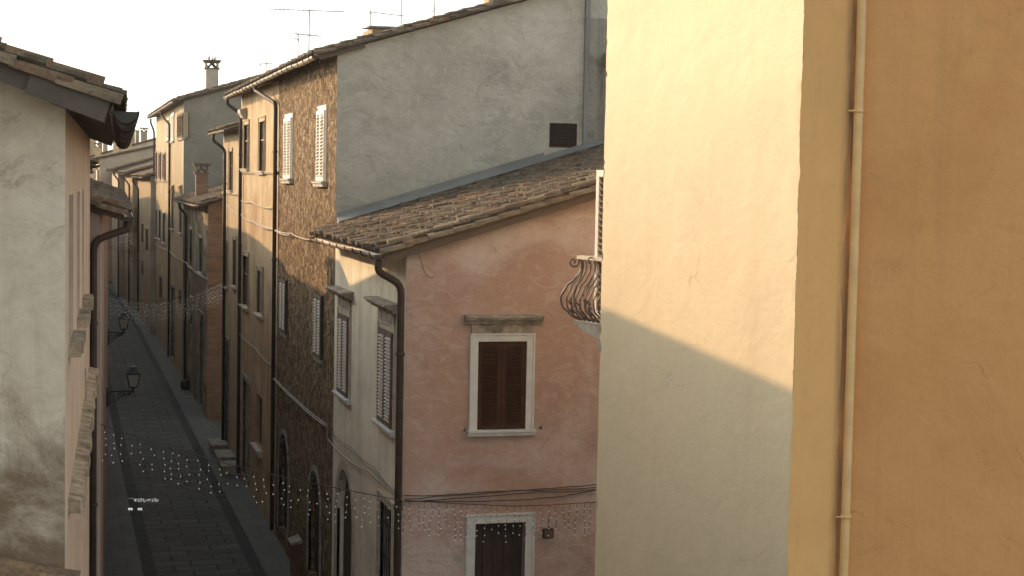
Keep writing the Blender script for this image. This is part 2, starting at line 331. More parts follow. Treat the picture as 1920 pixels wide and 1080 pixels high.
M = dict(
    yellow=plaster('yellow_plaster', (.80, .635, .415), mul((.80, .635, .415), 1.05), mul((.80, .635, .415), .93), stain=(.66, .47, .27), stain_amt=.18, sc1=.5, b1=.013, b2=.002, streak=.2, cracks=.3),
    ochre=plaster('ochre_plaster', (.90, .48, .18), mul((.90, .48, .18), 1.06), mul((.90, .48, .18), .9), stain=(.4, .25, .12), stain_amt=.15, b1=.012, b2=.003, streak=.25, spots=.3),
    orange=plaster('orange_plaster', (.80, .385, .142), (.84, .41, .158), (.74, .335, .12), stain=(.50, .24, .10), stain_amt=.35, b1=.02, b2=.004, streak=.3, sc1=.4, spots=.12, spotc=(.5, .3, .16), cracks=.6),
    pink=plaster('pink_plaster', (.48, .345, .295), (.57, .46, .415), (.45, .30, .232), stain=(.44, .275, .20), stain_amt=.6, sc1=.5, b1=.03, b2=.006, streak=.3, contrast=2.2, cracks=.4, trowel=.45),
    white=plaster('white_plaster', (.78, .71, .56), stain=(.36, .32, .24), stain_amt=.25, b1=.02, b2=.004, streak=.55),
    grey=plaster('grey_plaster', (.48, .45, .37), (.59, .56, .475), (.38, .36, .30), stain=(.23, .22, .20), stain_amt=.45, sc1=.6, b1=.06, b2=.014, streak=.15, contrast=1.0, cracks=.3, trowel=.5),
    stained=plaster('stained_render', (.34, .325, .275), stain=(.06, .055, .045), stain_amt=.9, sc1=.9, b1=.05, b2=.014, streak=.9),
    cement=plaster('cement_render', (.25, .245, .225), stain=(.15, .15, .14), stain_amt=.5, b1=.02, b2=.01),
    darkgrey=plaster('dark_grey_plaster', (.275, .24, .185), stain=(.18, .155, .12), stain_amt=.5, b1=.04, b2=.01),
    tan=plaster('tan_plaster', (.47, .335, .19), (.55, .435, .27), (.37, .235, .13), stain=(.26, .17, .10), stain_amt=.6, sc1=.6, b1=.04, b2=.012, streak=.55, contrast=1.3),
    tan2=plaster('worn_tan_plaster', (.45, .335, .205), (.51, .40, .255), (.36, .24, .14), stain=(.28, .19, .12), stain_amt=.6, sc1=.6, b1=.04, b2=.012, streak=.55, off=(5, 9, 3)),
    tan3=plaster('pale_tan_plaster', (.45, .345, .215), stain=(.28, .195, .12), stain_amt=.55, sc1=.6, b1=.04, b2=.012, streak=.5, off=(15, 2, 8)),
    beige=plaster('beige_plaster', (.50, .42, .33), stain=(.32, .26, .2), stain_amt=.3, b1=.03, b2=.008, streak=.35),
    endwall=plaster('warm_end_plaster', (.66, .50, .35), stain=(.42, .32, .22), stain_amt=.3, b1=.03, b2=.008, streak=.35),
    ledge=simple('rough_brown_stone', (.44, .34, .23), .95, 0, .5, 4, .05, dark=(.20, .14, .09)),
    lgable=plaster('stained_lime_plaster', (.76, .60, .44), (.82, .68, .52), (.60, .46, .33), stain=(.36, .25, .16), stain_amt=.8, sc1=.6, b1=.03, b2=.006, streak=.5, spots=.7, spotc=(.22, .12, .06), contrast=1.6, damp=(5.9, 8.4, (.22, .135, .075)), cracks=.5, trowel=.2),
    lfront=plaster('rose_beige_plaster', (.66, .475, .345), stain=(.42, .31, .22), stain_amt=.2, b1=.02, b2=.004, streak=.3),
    lpink=plaster('dull_pink_plaster', (.44, .325, .27), stain=(.30, .22, .18), stain_amt=.25, b1=.02, b2=.004, streak=.3),
    stone=rubble('rubble_stone', (.15, .088, .045), (.30, .19, .105), (.45, .32, .19), (.19, .125, .072), 6.0, .11, 1.25),
    stone2=rubble('patched_rubble_stone', (.22, .15, .09), (.30, .21, .13), (.36, .27, .18), (.2, .15, .1), 6, .06, 1.6, patch=(.45, .35, .24)),
    brick=brickmat('old_brick', (.30, .15, .085), (.36, .22, .13), (.25, .18, .12), 'XZ'),
    brick2=brickmat('brick_facade', (.32, .19, .11), (.38, .26, .165), (.27, .2, .14), 'YZ'),
    tile=tilemat('roof_tile', [(.07, .052, .038), (.14, .092, .06), (.185, .135, .09), (.20, .105, .06), (.10, .08, .058)]),
    tile_red=tilemat('ridge_tile', [(.36, .18, .09), (.40, .23, .12), (.42, .29, .17), (.32, .16, .085)], (.42, .36, .24), .4),
    tile_tan=tilemat('verge_tile', [(.26, .17, .10), (.34, .25, .16), (.30, .215, .135), (.23, .14, .08)], (.34, .29, .2), .5),
    soffit=simple('dark_soffit_wood', (.11, .08, .06), .85, 0, .3, 5, .01, (1, 1, 1)),
    barge=simple('grey_bargeboard', (.115, .083, .06), .7, 0, .2, 3, .006),
    gutter=simple('painted_gutter', (.44, .35, .25), .38, .0, .18, 4, .003, spec=.6),
    gutterd=simple('dark_gutter', (.06, .045, .035), .5, 0, .2, 4, .003),
    pipe=simple('brown_downpipe', (.062, .040, .031), .65, 0, .25, 5, .002, spec=.25),
    ypipe=simple('painted_pipe', (.86, .53, .23), .6, 0, .12, 4, .004),
    brown=simple('brown_shutter', (.062, .030, .018), .8, 0, .25, 7, .004, (1, 1, .3), spec=.12),
    bslat=simple('beige_slat', (.36, .30, .235), .65, 0, .25, 7, .004),  # beige slats; on white shutters the darker tone is painted-in slat shade
    dbrown=simple('dark_shutter_frame', (.13, .085, .06), .6, 0, .25, 7, .004),
    wshut=simple('white_shutter', (.70, .64, .54), .55, 0, .08, 5, .002),
    gshut=simple('grey_shutter', (.24, .17, .13), .6, 0, .2, 5, .003),
    frame=simple('pale_stone_frame', (.62, .62, .59), .75, 0, .12, 4, .004),
    stonetrim=simple('weathered_stone', (.36, .31, .25), .9, 0, .4, 5, .02, dark=(.13, .11, .09)),
    stonepale=simple('pale_stone', (.50, .43, .34), .9, 0, .25, 5, .015),
    glass=simple('dark_glass', (.02, .022, .024), .08, 0, .1, 3, 0, spec=.6),
    void=simple('dark_interior', (.015, .013, .012), .95, 0, .2, 3, 0),
    iron=simple('black_iron', (.022, .022, .024), .45, .0, .2, 20, .001, spec=.5),
    rail=simple('bronze_railing', (.12, .085, .065), .4, .0, .3, 25, .001, spec=.6),
    railt=simple('worn_handrail', (.62, .53, .4), .4, 0, .15, 12, .001, spec=.5),
    wood=simple('old_door_wood', (.075, .04, .026), .7, 0, .35, 6, .008, (2.5, 2.5, .4)),
    dwood=simple('dark_door_wood', (.045, .03, .022), .7, 0, .35, 6, .008, (2.5, 2.5, .4)),
    cable=simple('black_cable', (.05, .04, .038), .6, 0, .2, 8, 0),
    wcable=simple('white_cable', (.40, .34, .26), .6, 0, .15, 8, 0),
    twood=simple('cabinet_wood', (.14, .07, .045), .7, 0, .3, 8, .004),
    metal=simple('galvanised_metal', (.36, .36, .36), .45, .6, .2, 8, .002),
    ant=simple('antenna_metal', (.25, .24, .23), .4, .4, .15, 8, 0),
    plant=simple('dry_leaves', (.09, .10, .05), .8, 0, .4, 12, 0),
    straw=simple('straw', (.20, .145, .09), .9, 0, .35, 4, 0),
    moss=simple('grey_moss', (.075, .07, .055), .95, 0, .4, 12, .01),
    plasterpatch=simple('bare_render', (.42, .38, .34), .95, 0, .15, 9, .006),
    paint=simple('polished_inlay', (.50, .495, .46), .3, 1.0, .2, 20, 0),
    pave=paving('street_slabs', (.066, .067, .060), (.11, .11, .098), (.010, .010, .009), 1.05, .56, .030, bd=.03),
    strip=paving('dark_gutter_stone', (.021, .0215, .020), (.026, .026, .0235), (.018, .018, .016), .8, .9, .008),
    side=paving('pavement_stone', (.105, .105, .094), (.13, .128, .114), (.04, .038, .034), .8, 1.1, .008),
    ground=simple('bare_ground', (.13, .12, .10), .95, 0, .3, 2, .02),
    hill=simple('pale_hill', (.30, .31, .31), .95, 0, .2, .05, 0),
)
def bulbmat():
    m, nt, b = newmat('bulb_light')
    b.inputs['Base Color'].default_value = (.8, .8, .76, 1)
    b.inputs['Emission Color'].default_value = (1, .95, .85, 1); b.inputs['Emission Strength'].default_value = .24
    return m
M['bulb'] = bulbmat()
def lampglass():
    m, nt, b = newmat('lantern_glass')
    b.inputs['Base Color'].default_value = (.42, .41, .36, 1); b.inputs['Roughness'].default_value = .3
    b.inputs['Transmission Weight'].default_value = .15; b.inputs['IOR'].default_value = 1.1
    return m
M['lglass'] = lampglass()

# ------------------------------------------------------------------ building parts
def tiles(mb, A, Ed, Sd, W, L, sp=.20, tl=.33, seg=5, r=.082, jit=1.0, channels=True, m=0, r0=0):
    N = Ed.cross(Sd)
    nc = max(1, int(W / sp)); sp = W / nc; nr = max(1, int(math.ceil(L / tl)))
    for i in range(nc):
        for j in range(nr):
            if rng.random() < .012 * jit and j > 0: continue
            s0 = j * tl - .05 + rng.uniform(-.03, .03) * jit; ln = tl * rng.uniform(1.12, 1.24)
            if s0 + ln > L + .04: ln = max(.1, L + .04 - s0)
            yaw = rng.gauss(0, .045) * jit; dirv = (Sd + Ed * yaw).normalized()
            p0 = A + Ed * ((i + .5) * sp + rng.uniform(-.014, .014) * jit) + Sd * s0 + N * (.06 + rng.uniform(-.006, .02) * jit)
            p1 = p0 + dirv * ln - N * .03
            vs = []
            for (p, rr) in ((p0, r * rng.uniform(1.0, 1.1)), (p1, r * .86)):
                for k in range(seg + 1):
                    a = math.pi * k / seg
                    vs.append(p + Ed * (math.cos(a) * rr) + N * (math.sin(a) * rr * .95))
            fs = [(k, seg + 1 + k, seg + 2 + k, k + 1) for k in range(seg)]
            fs.append(tuple(range(seg + 1)))
            mb.add(vs, fs, m, True)
    if channels:
        for i in range(nc + 1):
            nrc = nr if channels == 2 else 1; tlc = tl if channels == 2 else L + .1
            for j in range(nrc):
                s0 = j * tlc - .08; ln = tlc * (1.15 if channels == 2 else 1); ln = min(ln, L + .04 - s0)
                p0 = A + Ed * (i * sp) + Sd * s0 + N * (.085 + .02 * (nrc > 1)); p1 = p0 + Sd * ln - N * (.025 if nrc > 1 else 0)
                vs = []
                for (p, rr) in ((p0, r * .9), (p1, r)):
                    for k in range(4):
                        a = math.pi + math.pi * k / 3
                        vs.append(p + Ed * (math.cos(a) * rr) + N * (math.sin(a) * rr * .8))
                mb.add(vs, [(k, k + 1, 5 + k, 4 + k) for k in range(3)], m, True)

def gutter_mb(A, B, out, r=.075, brackets=.9, seg=8):
    """half round gutter from A to B, 'out' = outward horizontal normal"""
    mb = MB(); t = (B - A).normalized(); L = (B - A).length; Z = V((0, 0, 1))
    n = max(2, int(L / 1.2)); prof = []
    for k in range(seg + 1):
        a = math.pi + math.pi * k / seg; prof.append((math.cos(a) * r, math.sin(a) * r))
    prof2 = [(x * .86, y * .86) for x, y in prof[::-1]]; pr = prof + prof2; np_ = len(pr)
    vs = []
    for i in range(n + 1):
        p = A.lerp(B, i / n) + Z * (rng.uniform(-.012, .012)) + out * rng.uniform(-.006, .006)
        vs += [p + out * x + Z * y for x, y in pr]
    fs = []
    for i in range(n):
        for k in range(np_):
            k2 = (k + 1) % np_; fs.append((i * np_ + k, i * np_ + k2, (i + 1) * np_ + k2, (i + 1) * np_ + k))
    mb.add(vs, fs, 0, False)
    for p in (A, B):   # end discs
        mb.add([p + out * x + Z * y for x, y in prof], [tuple(range(seg + 1))], 1)
    k = int(L / brackets)
    for i in range(k + 1):
        p = A.lerp(B, (i + .5) / (k + 1))
        ring = [p + out * (math.cos(math.pi + math.pi * q / 6) * (r + .008)) + Z * (math.sin(math.pi + math.pi * q / 6) * (r + .008)) for q in range(7)]
        ring = [ring[0] - out * .1 + Z * .03] + ring + [ring[-1] + Z * .02]
        mb.tube(ring, .011, 5, 1)
    return mb

def smooth_path(pts, n=4):
    """round the corners of a polyline"""
    pts = [V(p) for p in pts]; out = [pts[0]]
    for i in range(1, len(pts) - 1):
        a, b, c = pts[i - 1], pts[i], pts[i + 1]
        r = min((b - a).length, (c - b).length) * .4; r = min(r, .16)
        p, q = b + (a - b).normalized() * r, b + (c - b).normalized() * r
        for k in range(n + 1):
            t = k / n; out.append(p * (1 - t) ** 2 + b * 2 * t * (1 - t) + q * t * t)
    out.append(pts[-1]); return out

def downpipe(parent, pts, r=.05, mat='pipe', step=2.4):
    mb = MB(); mb.tube(smooth_path(pts), r, 10)
    a, b = V(pts[-2]), V(pts[-1]); L = (b - a).length
    for i in range(int(L / step)):
        p = a.lerp(b, (i + .45) / max(1, int(L / step)))
        mb.tube([p + V((0, 0, .025)), p - V((0, 0, .025))], r * 1.28, 10)
    return mb.build('downpipe', M[mat], parent)

def leaf(fr, u0, u1, z0, z1, d0, d1, n, mf=0, ms=1):
    mb = MB(); st = min(.075, (u1 - u0) * .2); rl = .09
    mb.fbox(fr, u0, u0 + st, z0, z1, d0, d1, mf); mb.fbox(fr, u1 - st, u1, z0, z1, d0, d1, mf)
    zs = [z0, z1 - rl]
    for z in zs: mb.fbox(fr, u0 + st, u1 - st, z, z + rl, d0, d1, mf)
    zs = sorted(zs)
    spans = [(a + rl, b) for a, b in zip(zs, zs[1:])]
    tot = sum(b - a for a, b in spans)
    for a, b in spans:
        k = max(2, round(n * (b - a) / tot)); h = (b - a) / k
        for i in range(k):
            z = a + i * h + h * .12; P = fr.pt; th = .012
            u_, v_ = u0 + st, u1 - st; di, do = d0 + .003, d1 + .016; zl, zh = z, z + h * .72
            mb.box8([P(u_, zl, do), P(v_, zl, do), P(v_, zh, di), P(u_, zh, di), P(u_, zl + th, do), P(v_, zl + th, do), P(v_, zh + th, di), P(u_, zh + th, di)], ms)
    return mb

def window(house, fr, r, style='louver', name='window', casing=0, cmat='frame', sill=None, cornice=None, smat=('brown', 'brown'), n=20, depth=.2, proud=.03, inset=-.02, arch=False, bars=0):
    u0, u1, z0, z1 = r[:4]; c = (u0 + u1) / 2
    w = MB()
    if arch:
        R = (u1 - u0) / 2; zs = z1 - R; pts = [(u0, z0), (u0, zs)] + [(c - R * math.cos(math.pi * k / 10), zs + R * math.sin(math.pi * k / 10)) for k in range(1, 10)] + [(u1, zs), (u1, z0)]
        ou = casing or .16; R2 = R + ou
        pts2 = [(u0 - ou, z0), (u0 - ou, zs)] + [(c - R2 * math.cos(math.pi * k / 10), zs + R2 * math.sin(math.pi * k / 10)) for k in range(1, 10)] + [(u1 + ou, zs), (u1 + ou, z0)]
        for i in range(len(pts) - 1):
            a, b, p, q = pts[i], pts[i + 1], pts2[i], pts2[i + 1]
            P = fr.pt
            w.box8([P(*a, proud), P(*b, proud), P(*b, -.06), P(*a, -.06), P(*p, proud), P(*q, proud), P(*q, -.06), P(*p, -.06)][0:4] + [P(*p, proud), P(*q, proud), P(*q, -.06), P(*p, -.06)])
        W = w.build(name, M[cmat], house)
        d = MB(); k = 6
        di = -depth + .012
        for i in range(k):
            a, b = u0 + (u1 - u0) * i / k + .006, u0 + (u1 - u0) * (i + 1) / k - .006
            def top(x): return zs + math.sqrt(max(0, R * R - (x - c) ** 2))
            P = fr.pt
            d.box8([P(a, z0 + .02, di + .05), P(b, z0 + .02, di + .05), P(b, z0 + .02, di), P(a, z0 + .02, di), P(a, top(a), di + .05), P(b, top(b), di + .05), P(b, top(b), di), P(a, top(a), di)])
        d.fbox(fr, u0, u1, z0, z1, -depth - .03, -depth - .004)
        d.build('door_leaf', M[smat[0]], W)
        return W
    if casing:
        cw = casing
        w.fbox(fr, u0 - cw, u0, z0, z1, -.05, proud); w.fbox(fr, u1, u1 + cw, z0, z1, -.05, proud)
        w.fbox(fr, u0 - cw, u1 + cw, z1, z1 + cw, -.05, proud)
        # raised outer fillet
        w.fbox(fr, u0 - cw - .03, u0 - cw, z0, z1 + cw + .03, -.02, proud + .02); w.fbox(fr, u1 + cw, u1 + cw + .03, z0, z1 + cw + .03, -.02, proud + .02)
        w.fbox(fr, u0 - cw, u1 + cw, z1 + cw, z1 + cw + .03, -.02, proud + .02)
        if sill is None: w.fbox(fr, u0 - cw, u1 + cw, z0 - cw * .6, z0, -.05, proud)
    else:
        t = .035
        w.fbox(fr, u0, u0 + t, z0, z1, -depth + .01, -depth + .09); w.fbox(fr, u1 - t, u1, z0, z1, -depth + .01, -depth + .09)
        w.fbox(fr, u0 + t, u1 - t, z1 - t, z1, -depth + .01, -depth + .09); w.fbox(fr, u0 + t, u1 - t, z0, z0 + t, -depth + .01, -depth + .09)
    W = w.build(name, M[cmat], house)
    g = .006
    if style == 'louver':
        leaf(fr, u0 + g, c - .004, z0 + g, z1 - g, inset - .045, inset, n).build('shutter', [M[smat[0]], M[smat[1]]], W)
        leaf(fr, c + .004, u1 - g, z0 + g, z1 - g, inset - .045, inset, n).build('shutter', [M[smat[0]], M[smat[1]]], W)
        b = MB(); b.fbox(fr, u0, u1, z0, z1, -depth - .03, -depth + .005); b.build('pane', M['void'], W)
    elif style == 'glass':
        b = MB(); b.fbox(fr, u0 + .03, u1 - .03, z0 + .03, z1 - .03, -depth + .02, -depth + .04); b.build('pane', M['glass'], W)
        b = MB(); b.fbox(fr, c - .03, c + .03, z0 + .03, z1 - .03, -depth + .041, -depth + .08)
        b.fbox(fr, u0 + .03, c - .03, z0 + (z1 - z0) * .62, z0 + (z1 - z0) * .62 + .035, -depth + .041, -depth + .07)
        b.fbox(fr, c + .03, u1 - .03, z0 + (z1 - z0) * .62, z0 + (z1 - z0) * .62 + .035, -depth + .041, -depth + .07)
        b.build('sash', M[smat[0]], W)
    elif style == 'board':
        b = MB(); k = max(3, int((u1 - u0) / .16))
        for i in range(k):
            b.fbox(fr, u0 + (u1 - u0) * i / k + .004, u0 + (u1 - u0) * (i + 1) / k - .004, z0 + .01, z1 - .01, -depth + .01, -depth + .05 + rng.uniform(0, .006))
        b.fbox(fr, u0, u1, z0, z1, -depth - .03, -depth + .005)
        b.build('door_leaf', M[smat[0]], W)
    if bars:
        b = MB()
        for i in range(bars):
            u = u0 + (u1 - u0) * (i + .5) / bars; b.tube([fr.pt(u, z0 - .02, -.04), fr.pt(u, z1 + .01, -.04)], .011, 6)
        for q in (.2, .5, .8): b.fbox(fr, u0 - .01, u1 + .01, z0 + (z1 - z0) * q - .012, z0 + (z1 - z0) * q + .012, -.048, -.032)
        b.build('grille', M['iron'], W)
    if sill:
        s = MB(); ex, h, p, sm = sill
        s.extrude([(-.05, z0 - h), (p * .7, z0 - h), (p * .8, z0 - h * .4), (p, z0 - h * .35), (p, z0 - .006), (-.05, z0)], fr, u0 - casing - ex, u1 + casing + ex)
        s.build('sill', M[sm], W)
    if cornice:
        ex, zb, h, p, sm = cornice; zc = z1 + casing + zb; s = MB()
        if zb > .06:
            s.fbox(fr, u0 - casing - .01, u1 + casing + .01, z1 + casing + .033, zc, -.02, proud + .012)
        s.extrude([(-.02, zc), (p * .45, zc), (p * .5, zc + h * .3), (p * .8, zc + h * .4), (p * .85, zc + h * .62), (p, zc + h * .68), (p, zc + h * .9), (-.02, zc + h)], fr, u0 - casing - ex, u1 + casing + ex)
        s.build('cornice', M[sm], W)
    return W

def chimney_mb(c, w, d, z0, z1, style='lantern', ux=V((1, 0, 0)), uy=V((0, 1, 0))):
    """mat 0 shaft, 1 tile"""
    mb = MB(); c = V(c); Z = V((0, 0, 1)); k = min(.46, (z1 - z0) * .36)
    if style == 'plain': k = .12
    zs = z1 - k
    mb.box(V((c.x, c.y, (z0 + zs) / 2)), w, d, zs - z0, ux, uy, m=0)
    def at(a, b, z): return V((c.x, c.y, z)) + ux * a + uy * b
    if style == 'plain':
        mb.box(at(0, 0, z1 - .06), w * 1.25, d * 1.25, .12, ux, uy, m=1)
        return mb
    mb.box(at(0, 0, zs + .03), w * 1.22, d * 1.22, .06, ux, uy, m=1)
    mb.box(at(0, 0, z1 - .10), w * 1.28, d * 1.28, .07, ux, uy, m=1)
    mb.box(at(0, 0, z1 - .03), w * 1.45, d * 1.45, .06, ux, uy, m=1)
    h0, h1 = zs + .06, z1 - .135
    for a in (-1, 1):
        for b in (-1, 1): mb.box(at(a * w * .46, b * d * .46, (h0 + h1) / 2), w * .13, d * .13, h1 - h0, ux, uy, m=0)
    for sgn in (-1, 1):
        for (ax, off) in ((ux, uy * (sgn * d * .46)), (uy, ux * (sgn * w * .46))):
            L = w if ax is ux else d; b0 = V((c.x, c.y, 0)) + off
            for q in (-.4, .4):
                p = [b0 + ax * (q * L * .95) + Z * h0, b0 + ax * (q * L * .35) + Z * ((h0 + h1) / 2), b0 + ax * (-q * L * .0) + Z * h1]
                mb.tube(p, w * .085, 5, 1)
            for q in (-.25, .25):
                p = [b0 + ax * (q * L) + Z * h0, b0 + ax * (q * L * 1.9) + Z * ((h0 + h1) / 2)]
                mb.tube(p, w * .075, 5, 1)
    return mb

def house(name, label, fr, W, D, eave, facade, gable, pitch=17, eo=.45, vo=(0, 0), ridge=None, holes=(), gholes=(), near='u1', loc=None, tilejit=1, seg=5, thick=.12, far_gable=True, near_gable=True, tile='tile', channels=1, verge=None, backtiles=True, cat='house', gbreaks=(), gut='gutter', rafters=False, barge=False, zb=0):
    """fr: facade frame (u along the street, d outwards). returns dict of root and frames"""
    tn = math.tan(rad(pitch)); ze = eave; R = ridge or D / 2
    root = thing(name, loc or fr.pt(W / 2, 0, 0), label, cat)
    zw = ze + eo * tn - thick
    mb = MB(); wall(mb, fr, 0, W, zb, zw, holes); 
    fo = mb.build('facade', M[facade], root)
    def gt(x):
        return zw + (x if x < R else R - (x - R)) * tn if x < 2 * R else zw
    g1 = Frame(fr.pt(W, 0, 0), -fr.n); g0 = Frame(fr.pt(0, 0, -D), fr.n)
    nearfr = g1 if near == 'u1' else g0
    for g, isnear in ((g1, near == 'u1'), (g0, near == 'u0')):
        if (isnear and not near_gable) or (not isnear and not far_gable): continue
        mb = MB(); rev = g is g0
        wall(mb, g, 0, D, zb, (lambda x: gt(D - x)) if rev else gt, gholes if isnear else (), breaks=[R if not rev else D - R, *gbreaks])
        mb.build('gable_wall' if isnear else 'party_wall', M[gable], root)
    mb = MB(); wall(mb, Frame(fr.pt(W, 0, -D), -fr.u), 0, W, zb, gt(D)); mb.build('rear_wall', M[gable], root)
    # roof deck
    Z = V((0, 0, 1)); c, s = math.cos(rad(pitch)), math.sin(rad(pitch)); Sd = (-fr.n * c + Z * s)
    A = fr.pt(-vo[0], ze, eo); WW = W + vo[0] + vo[1]; L = (R + eo) / c
    N = fr.u.cross(Sd); t1 = .02
    rf = MB()
    def slab(A, S, L, m):
        n = fr.u.cross(S); n = n if n.z > 0 else -n
        B = A + fr.u * WW
        rf.box8([A - n * (thick - .02), B - n * (thick - .02), B + S * L - n * (thick - .02), A + S * L - n * (thick - .02), A, B, B + S * L, A + S * L], m)
    slab(A, Sd, L, 0)
    roof = rf.build('roof', [M['soffit']], root)
    tb = MB(); tiles(tb, A, fr.u, Sd, WW, L, seg=seg, jit=tilejit, channels=channels)
    tb.build('roof_tiles', M[tile], roof)
    S2 = (-fr.n * c - Z * s); A2 = fr.pt(-vo[0], ze + (R + eo) * tn, -R)
    L2 = (D - R + .3) / c
    rf = MB(); slab(A2 + S2 * .02, S2, L2, 0)
    if backtiles:
        tiles(rf, A2 + S2 * L2 + fr.u * WW, -fr.u, -S2, WW, L2, tl=1.2, seg=4, jit=.5, channels=1, m=1)
    rf.build('rear_roof', [M['soffit'], M[tile]], root)
    rd = MB()
    nn = int(WW / .38)
    for i in range(nn):
        p = A2 + fr.u * (WW * i / nn) + Z * .06; q = A2 + fr.u * (WW * (i + 1.15) / nn) + Z * .045
        vs = []
        for (pp, rr) in ((p, .12), (q, .10)):
            for k in range(6):
                a = math.pi * k / 5; vs.append(pp + fr.n * math.cos(a) * rr + Z * math.sin(a) * rr)
        rd.add(vs, [(k, k + 1, 7 + k, 6 + k) for k in range(5)] + [(0, 1, 2, 3, 4, 5)], 0, True)
    rd.build('ridge_tiles', M[tile], roof)
    if gut:
        ga = fr.pt(-vo[0] - .02, ze - .03, eo + .06); gb = fr.pt(W + vo[1] + .02, ze - .03, eo + .06)
        gutter_mb(ga, gb, fr.n).build('gutter', [M[gut], M['gutterd']], root)
    return dict(root=root, fr=fr, gf=nearfr, A=A, Sd=Sd, N=N, L=L, W=WW, tn=tn, ze=ze, eo=eo, zw=zw, roof=roof, c=c, s=s, g1=g1, g0=g0)

def verge_tiles(h, side, mat='verge_tile', vm='tile_tan', drop=.02, rows=2, out=.02, length=None):
    """bigger overlapping tiles along the gable edge"""
    fr = None; H = h; u = H['fr'].u
    A = H['A'] + (u * (H['W'] - .06 + out) if side == 'u1' else u * (.06 - out))
    mb = MB(); sg = 1 if side == 'u1' else -1
    L = length or H['L']
    nr = int(L / .42)
    for lay in range(rows):
        for j in range(nr):
            s0 = j * .42 + lay * .2 - .06 + rng.uniform(-.03, .03); ln = .42 * rng.uniform(1.12, 1.3)
            if s0 + ln > L + .3: continue
            off = (sg * (.085 - .17 * lay) + rng.uniform(-.012, .012))
            p0 = A + u * off + H['Sd'] * s0 + H['N'] * ((.015 if lay == 0 else .10) + rng.uniform(-.01, .015)); p1 = p0 + H['Sd'] * ln - H['N'] * .02 + u * rng.uniform(-.02, .02)
            vs = []
            for (p, rr) in ((p0, .105), (p1, .088)):
                for k in range(7):
                    a = math.pi * k / 6 - (.35 if lay == 0 else 0) * 0; vs.append(p + u * math.cos(a) * rr + H['N'] * (math.sin(a) * rr * .9 - .02))
            mb.add(vs, [(k, 7 + k, 8 + k, k + 1) for k in range(6)] + [tuple(range(7))], 0, True)
    return mb.build('verge_tiles', M[vm], H['roof'])

def bargeboard(h, side, hgt=.2, th=.035, mat='barge', s0=0, s1=None, drop=.0, out=.0):
    u = h['fr'].u; A = h['A'] + (u * (h['W'] + out) if side == 'u1' else -u * out); sg = u if side == 'u1' else -u
    s1 = s1 or h['L']; mb = MB(); a = A + h['Sd'] * s0; b = A + h['Sd'] * s1; N = h['N'] ; D = -N * hgt; o = -N * drop
    mb.box8([a + o + D + sg * .002, b + o + D + sg * .002, b + o + D + sg * th, a + o + D + sg * th, a + o + sg * .002, b + o + sg * .002, b + o + sg * th, a + o + sg * th])
    return mb.build('bargeboard', M[mat], h['roof'])

RX = 5.55
def rframe(Yf, X=RX): return Frame((X, Yf, 0), (0, -1, 0))
def P3(fr, px, py, d=0): u, z = fr.hit(px, py, d); return fr.pt(u, z, d)

# ================================================================== RIGHT SIDE
# ---- white / pink corner house
fr = rframe(34.35); W1 = 34.35 - 26.97
r1 = fr.rect(637, 590, 656, 741); r2 = fr.rect(713, 618, 739, 797)
ar = fr.rect(632, 880, 662, 1080); ar = (ar[0], ar[1], .35, fr.hit(647, 880)[1], True)
gr = fr.rect(713, 945, 736, 1080); gr = (gr[0], gr[1], 1.9, gr[3])
gfr = Frame(fr.pt(W1, 0, 0), -fr.n)
pw = gfr.rect(895, 640, 986, 805); pd = gfr.rect(890, 980, 984, 1080); pd = (pd[0], pd[1], 1.7, pd[3])
h1 = house('corner_house', 'house with pink plaster gable and whitish street front at the alley corner', fr, W1, 12.4, E - 1.22, 'white', 'pink', 17, .45, (.0, .22), holes=[r1, r2, ar, gr], gholes=[pw, pd], tilejit=2.2, seg=6, channels=2, far_gable=False)
R = h1['root']
for r in (r1, r2):
    window(R, fr, r, casing=.1, cmat='stonepale', sill=(.1, .1, .13, 'frame'), cornice=(.28, .27, .16, .26, 'stonetrim'), smat=('dbrown', 'bslat'), n=24, inset=.06, proud=.025)
window(R, fr, ar, name='arched_door', arch=True, cmat='stonepale', smat=('wood',), casing=.2)
window(R, fr, gr, 'glass', casing=.12, cmat='stonepale', smat=('dbrown',), bars=7)
window(R, gfr, pw, casing=.11, cmat='frame', sill=(.06, .1, .12, 'frame'), cornice=(.14, .2, .15, .2, 'stonetrim'), smat=('brown', 'brown'), n=30, inset=.0)
window(R, gfr, pd, 'board', name='door', casing=.13, cmat='frame', smat=('dwood',), depth=.22)
verge_tiles(h1, 'u1'); bargeboard(h1, 'u1', .17, drop=.0, out=.0)
ge = P3(fr, 717, 478, h1['eo'] + .06)
d_ = .09
Yp = fr.hit(752, 560, d_)[0]
pg = fr.pt(W1 + .12, E - 1.33, .5); 
downpipe(R, [pg, pg - V((0, 0, .2)), fr.pt(Yp, E - 1.75, d_), fr.pt(Yp, .1, d_)], .062)
# shutter hold-back pegs, bare patch
mb = MB(); q = gfr.hit(858, 1047); k = 11
for lay, dd in ((0, .004),):
    cc = gfr.pt(q[0], q[1], dd); ring = [cc + gfr.u * math.cos(a) * rng.uniform(.06, .1) + V((0, 0, 1)) * math.sin(a) * rng.uniform(.05, .09) for a in [2 * math.pi * i / k for i in range(k)]]
    mb.add([p for p in ring] + [p - gfr.n * .012 for p in ring], [tuple(range(k))] + [(i, (i + 1) % k, k + (i + 1) % k, k + i) for i in range(k)], 0)
mb.build('bare_patch', M['plasterpatch'], R)
mb = MB()
for (x, y) in ((868, 806), (1011, 802)):
    q = gfr.hit(x, y); mb = MB(); mb.tube([gfr.pt(q[0], q[1], -.02), gfr.pt(q[0], q[1], .12), gfr.pt(q[0], q[1] + .05, .13)], .012, 6)
    mb.build('shutter_hook', M['iron'], R)
sw = MB()
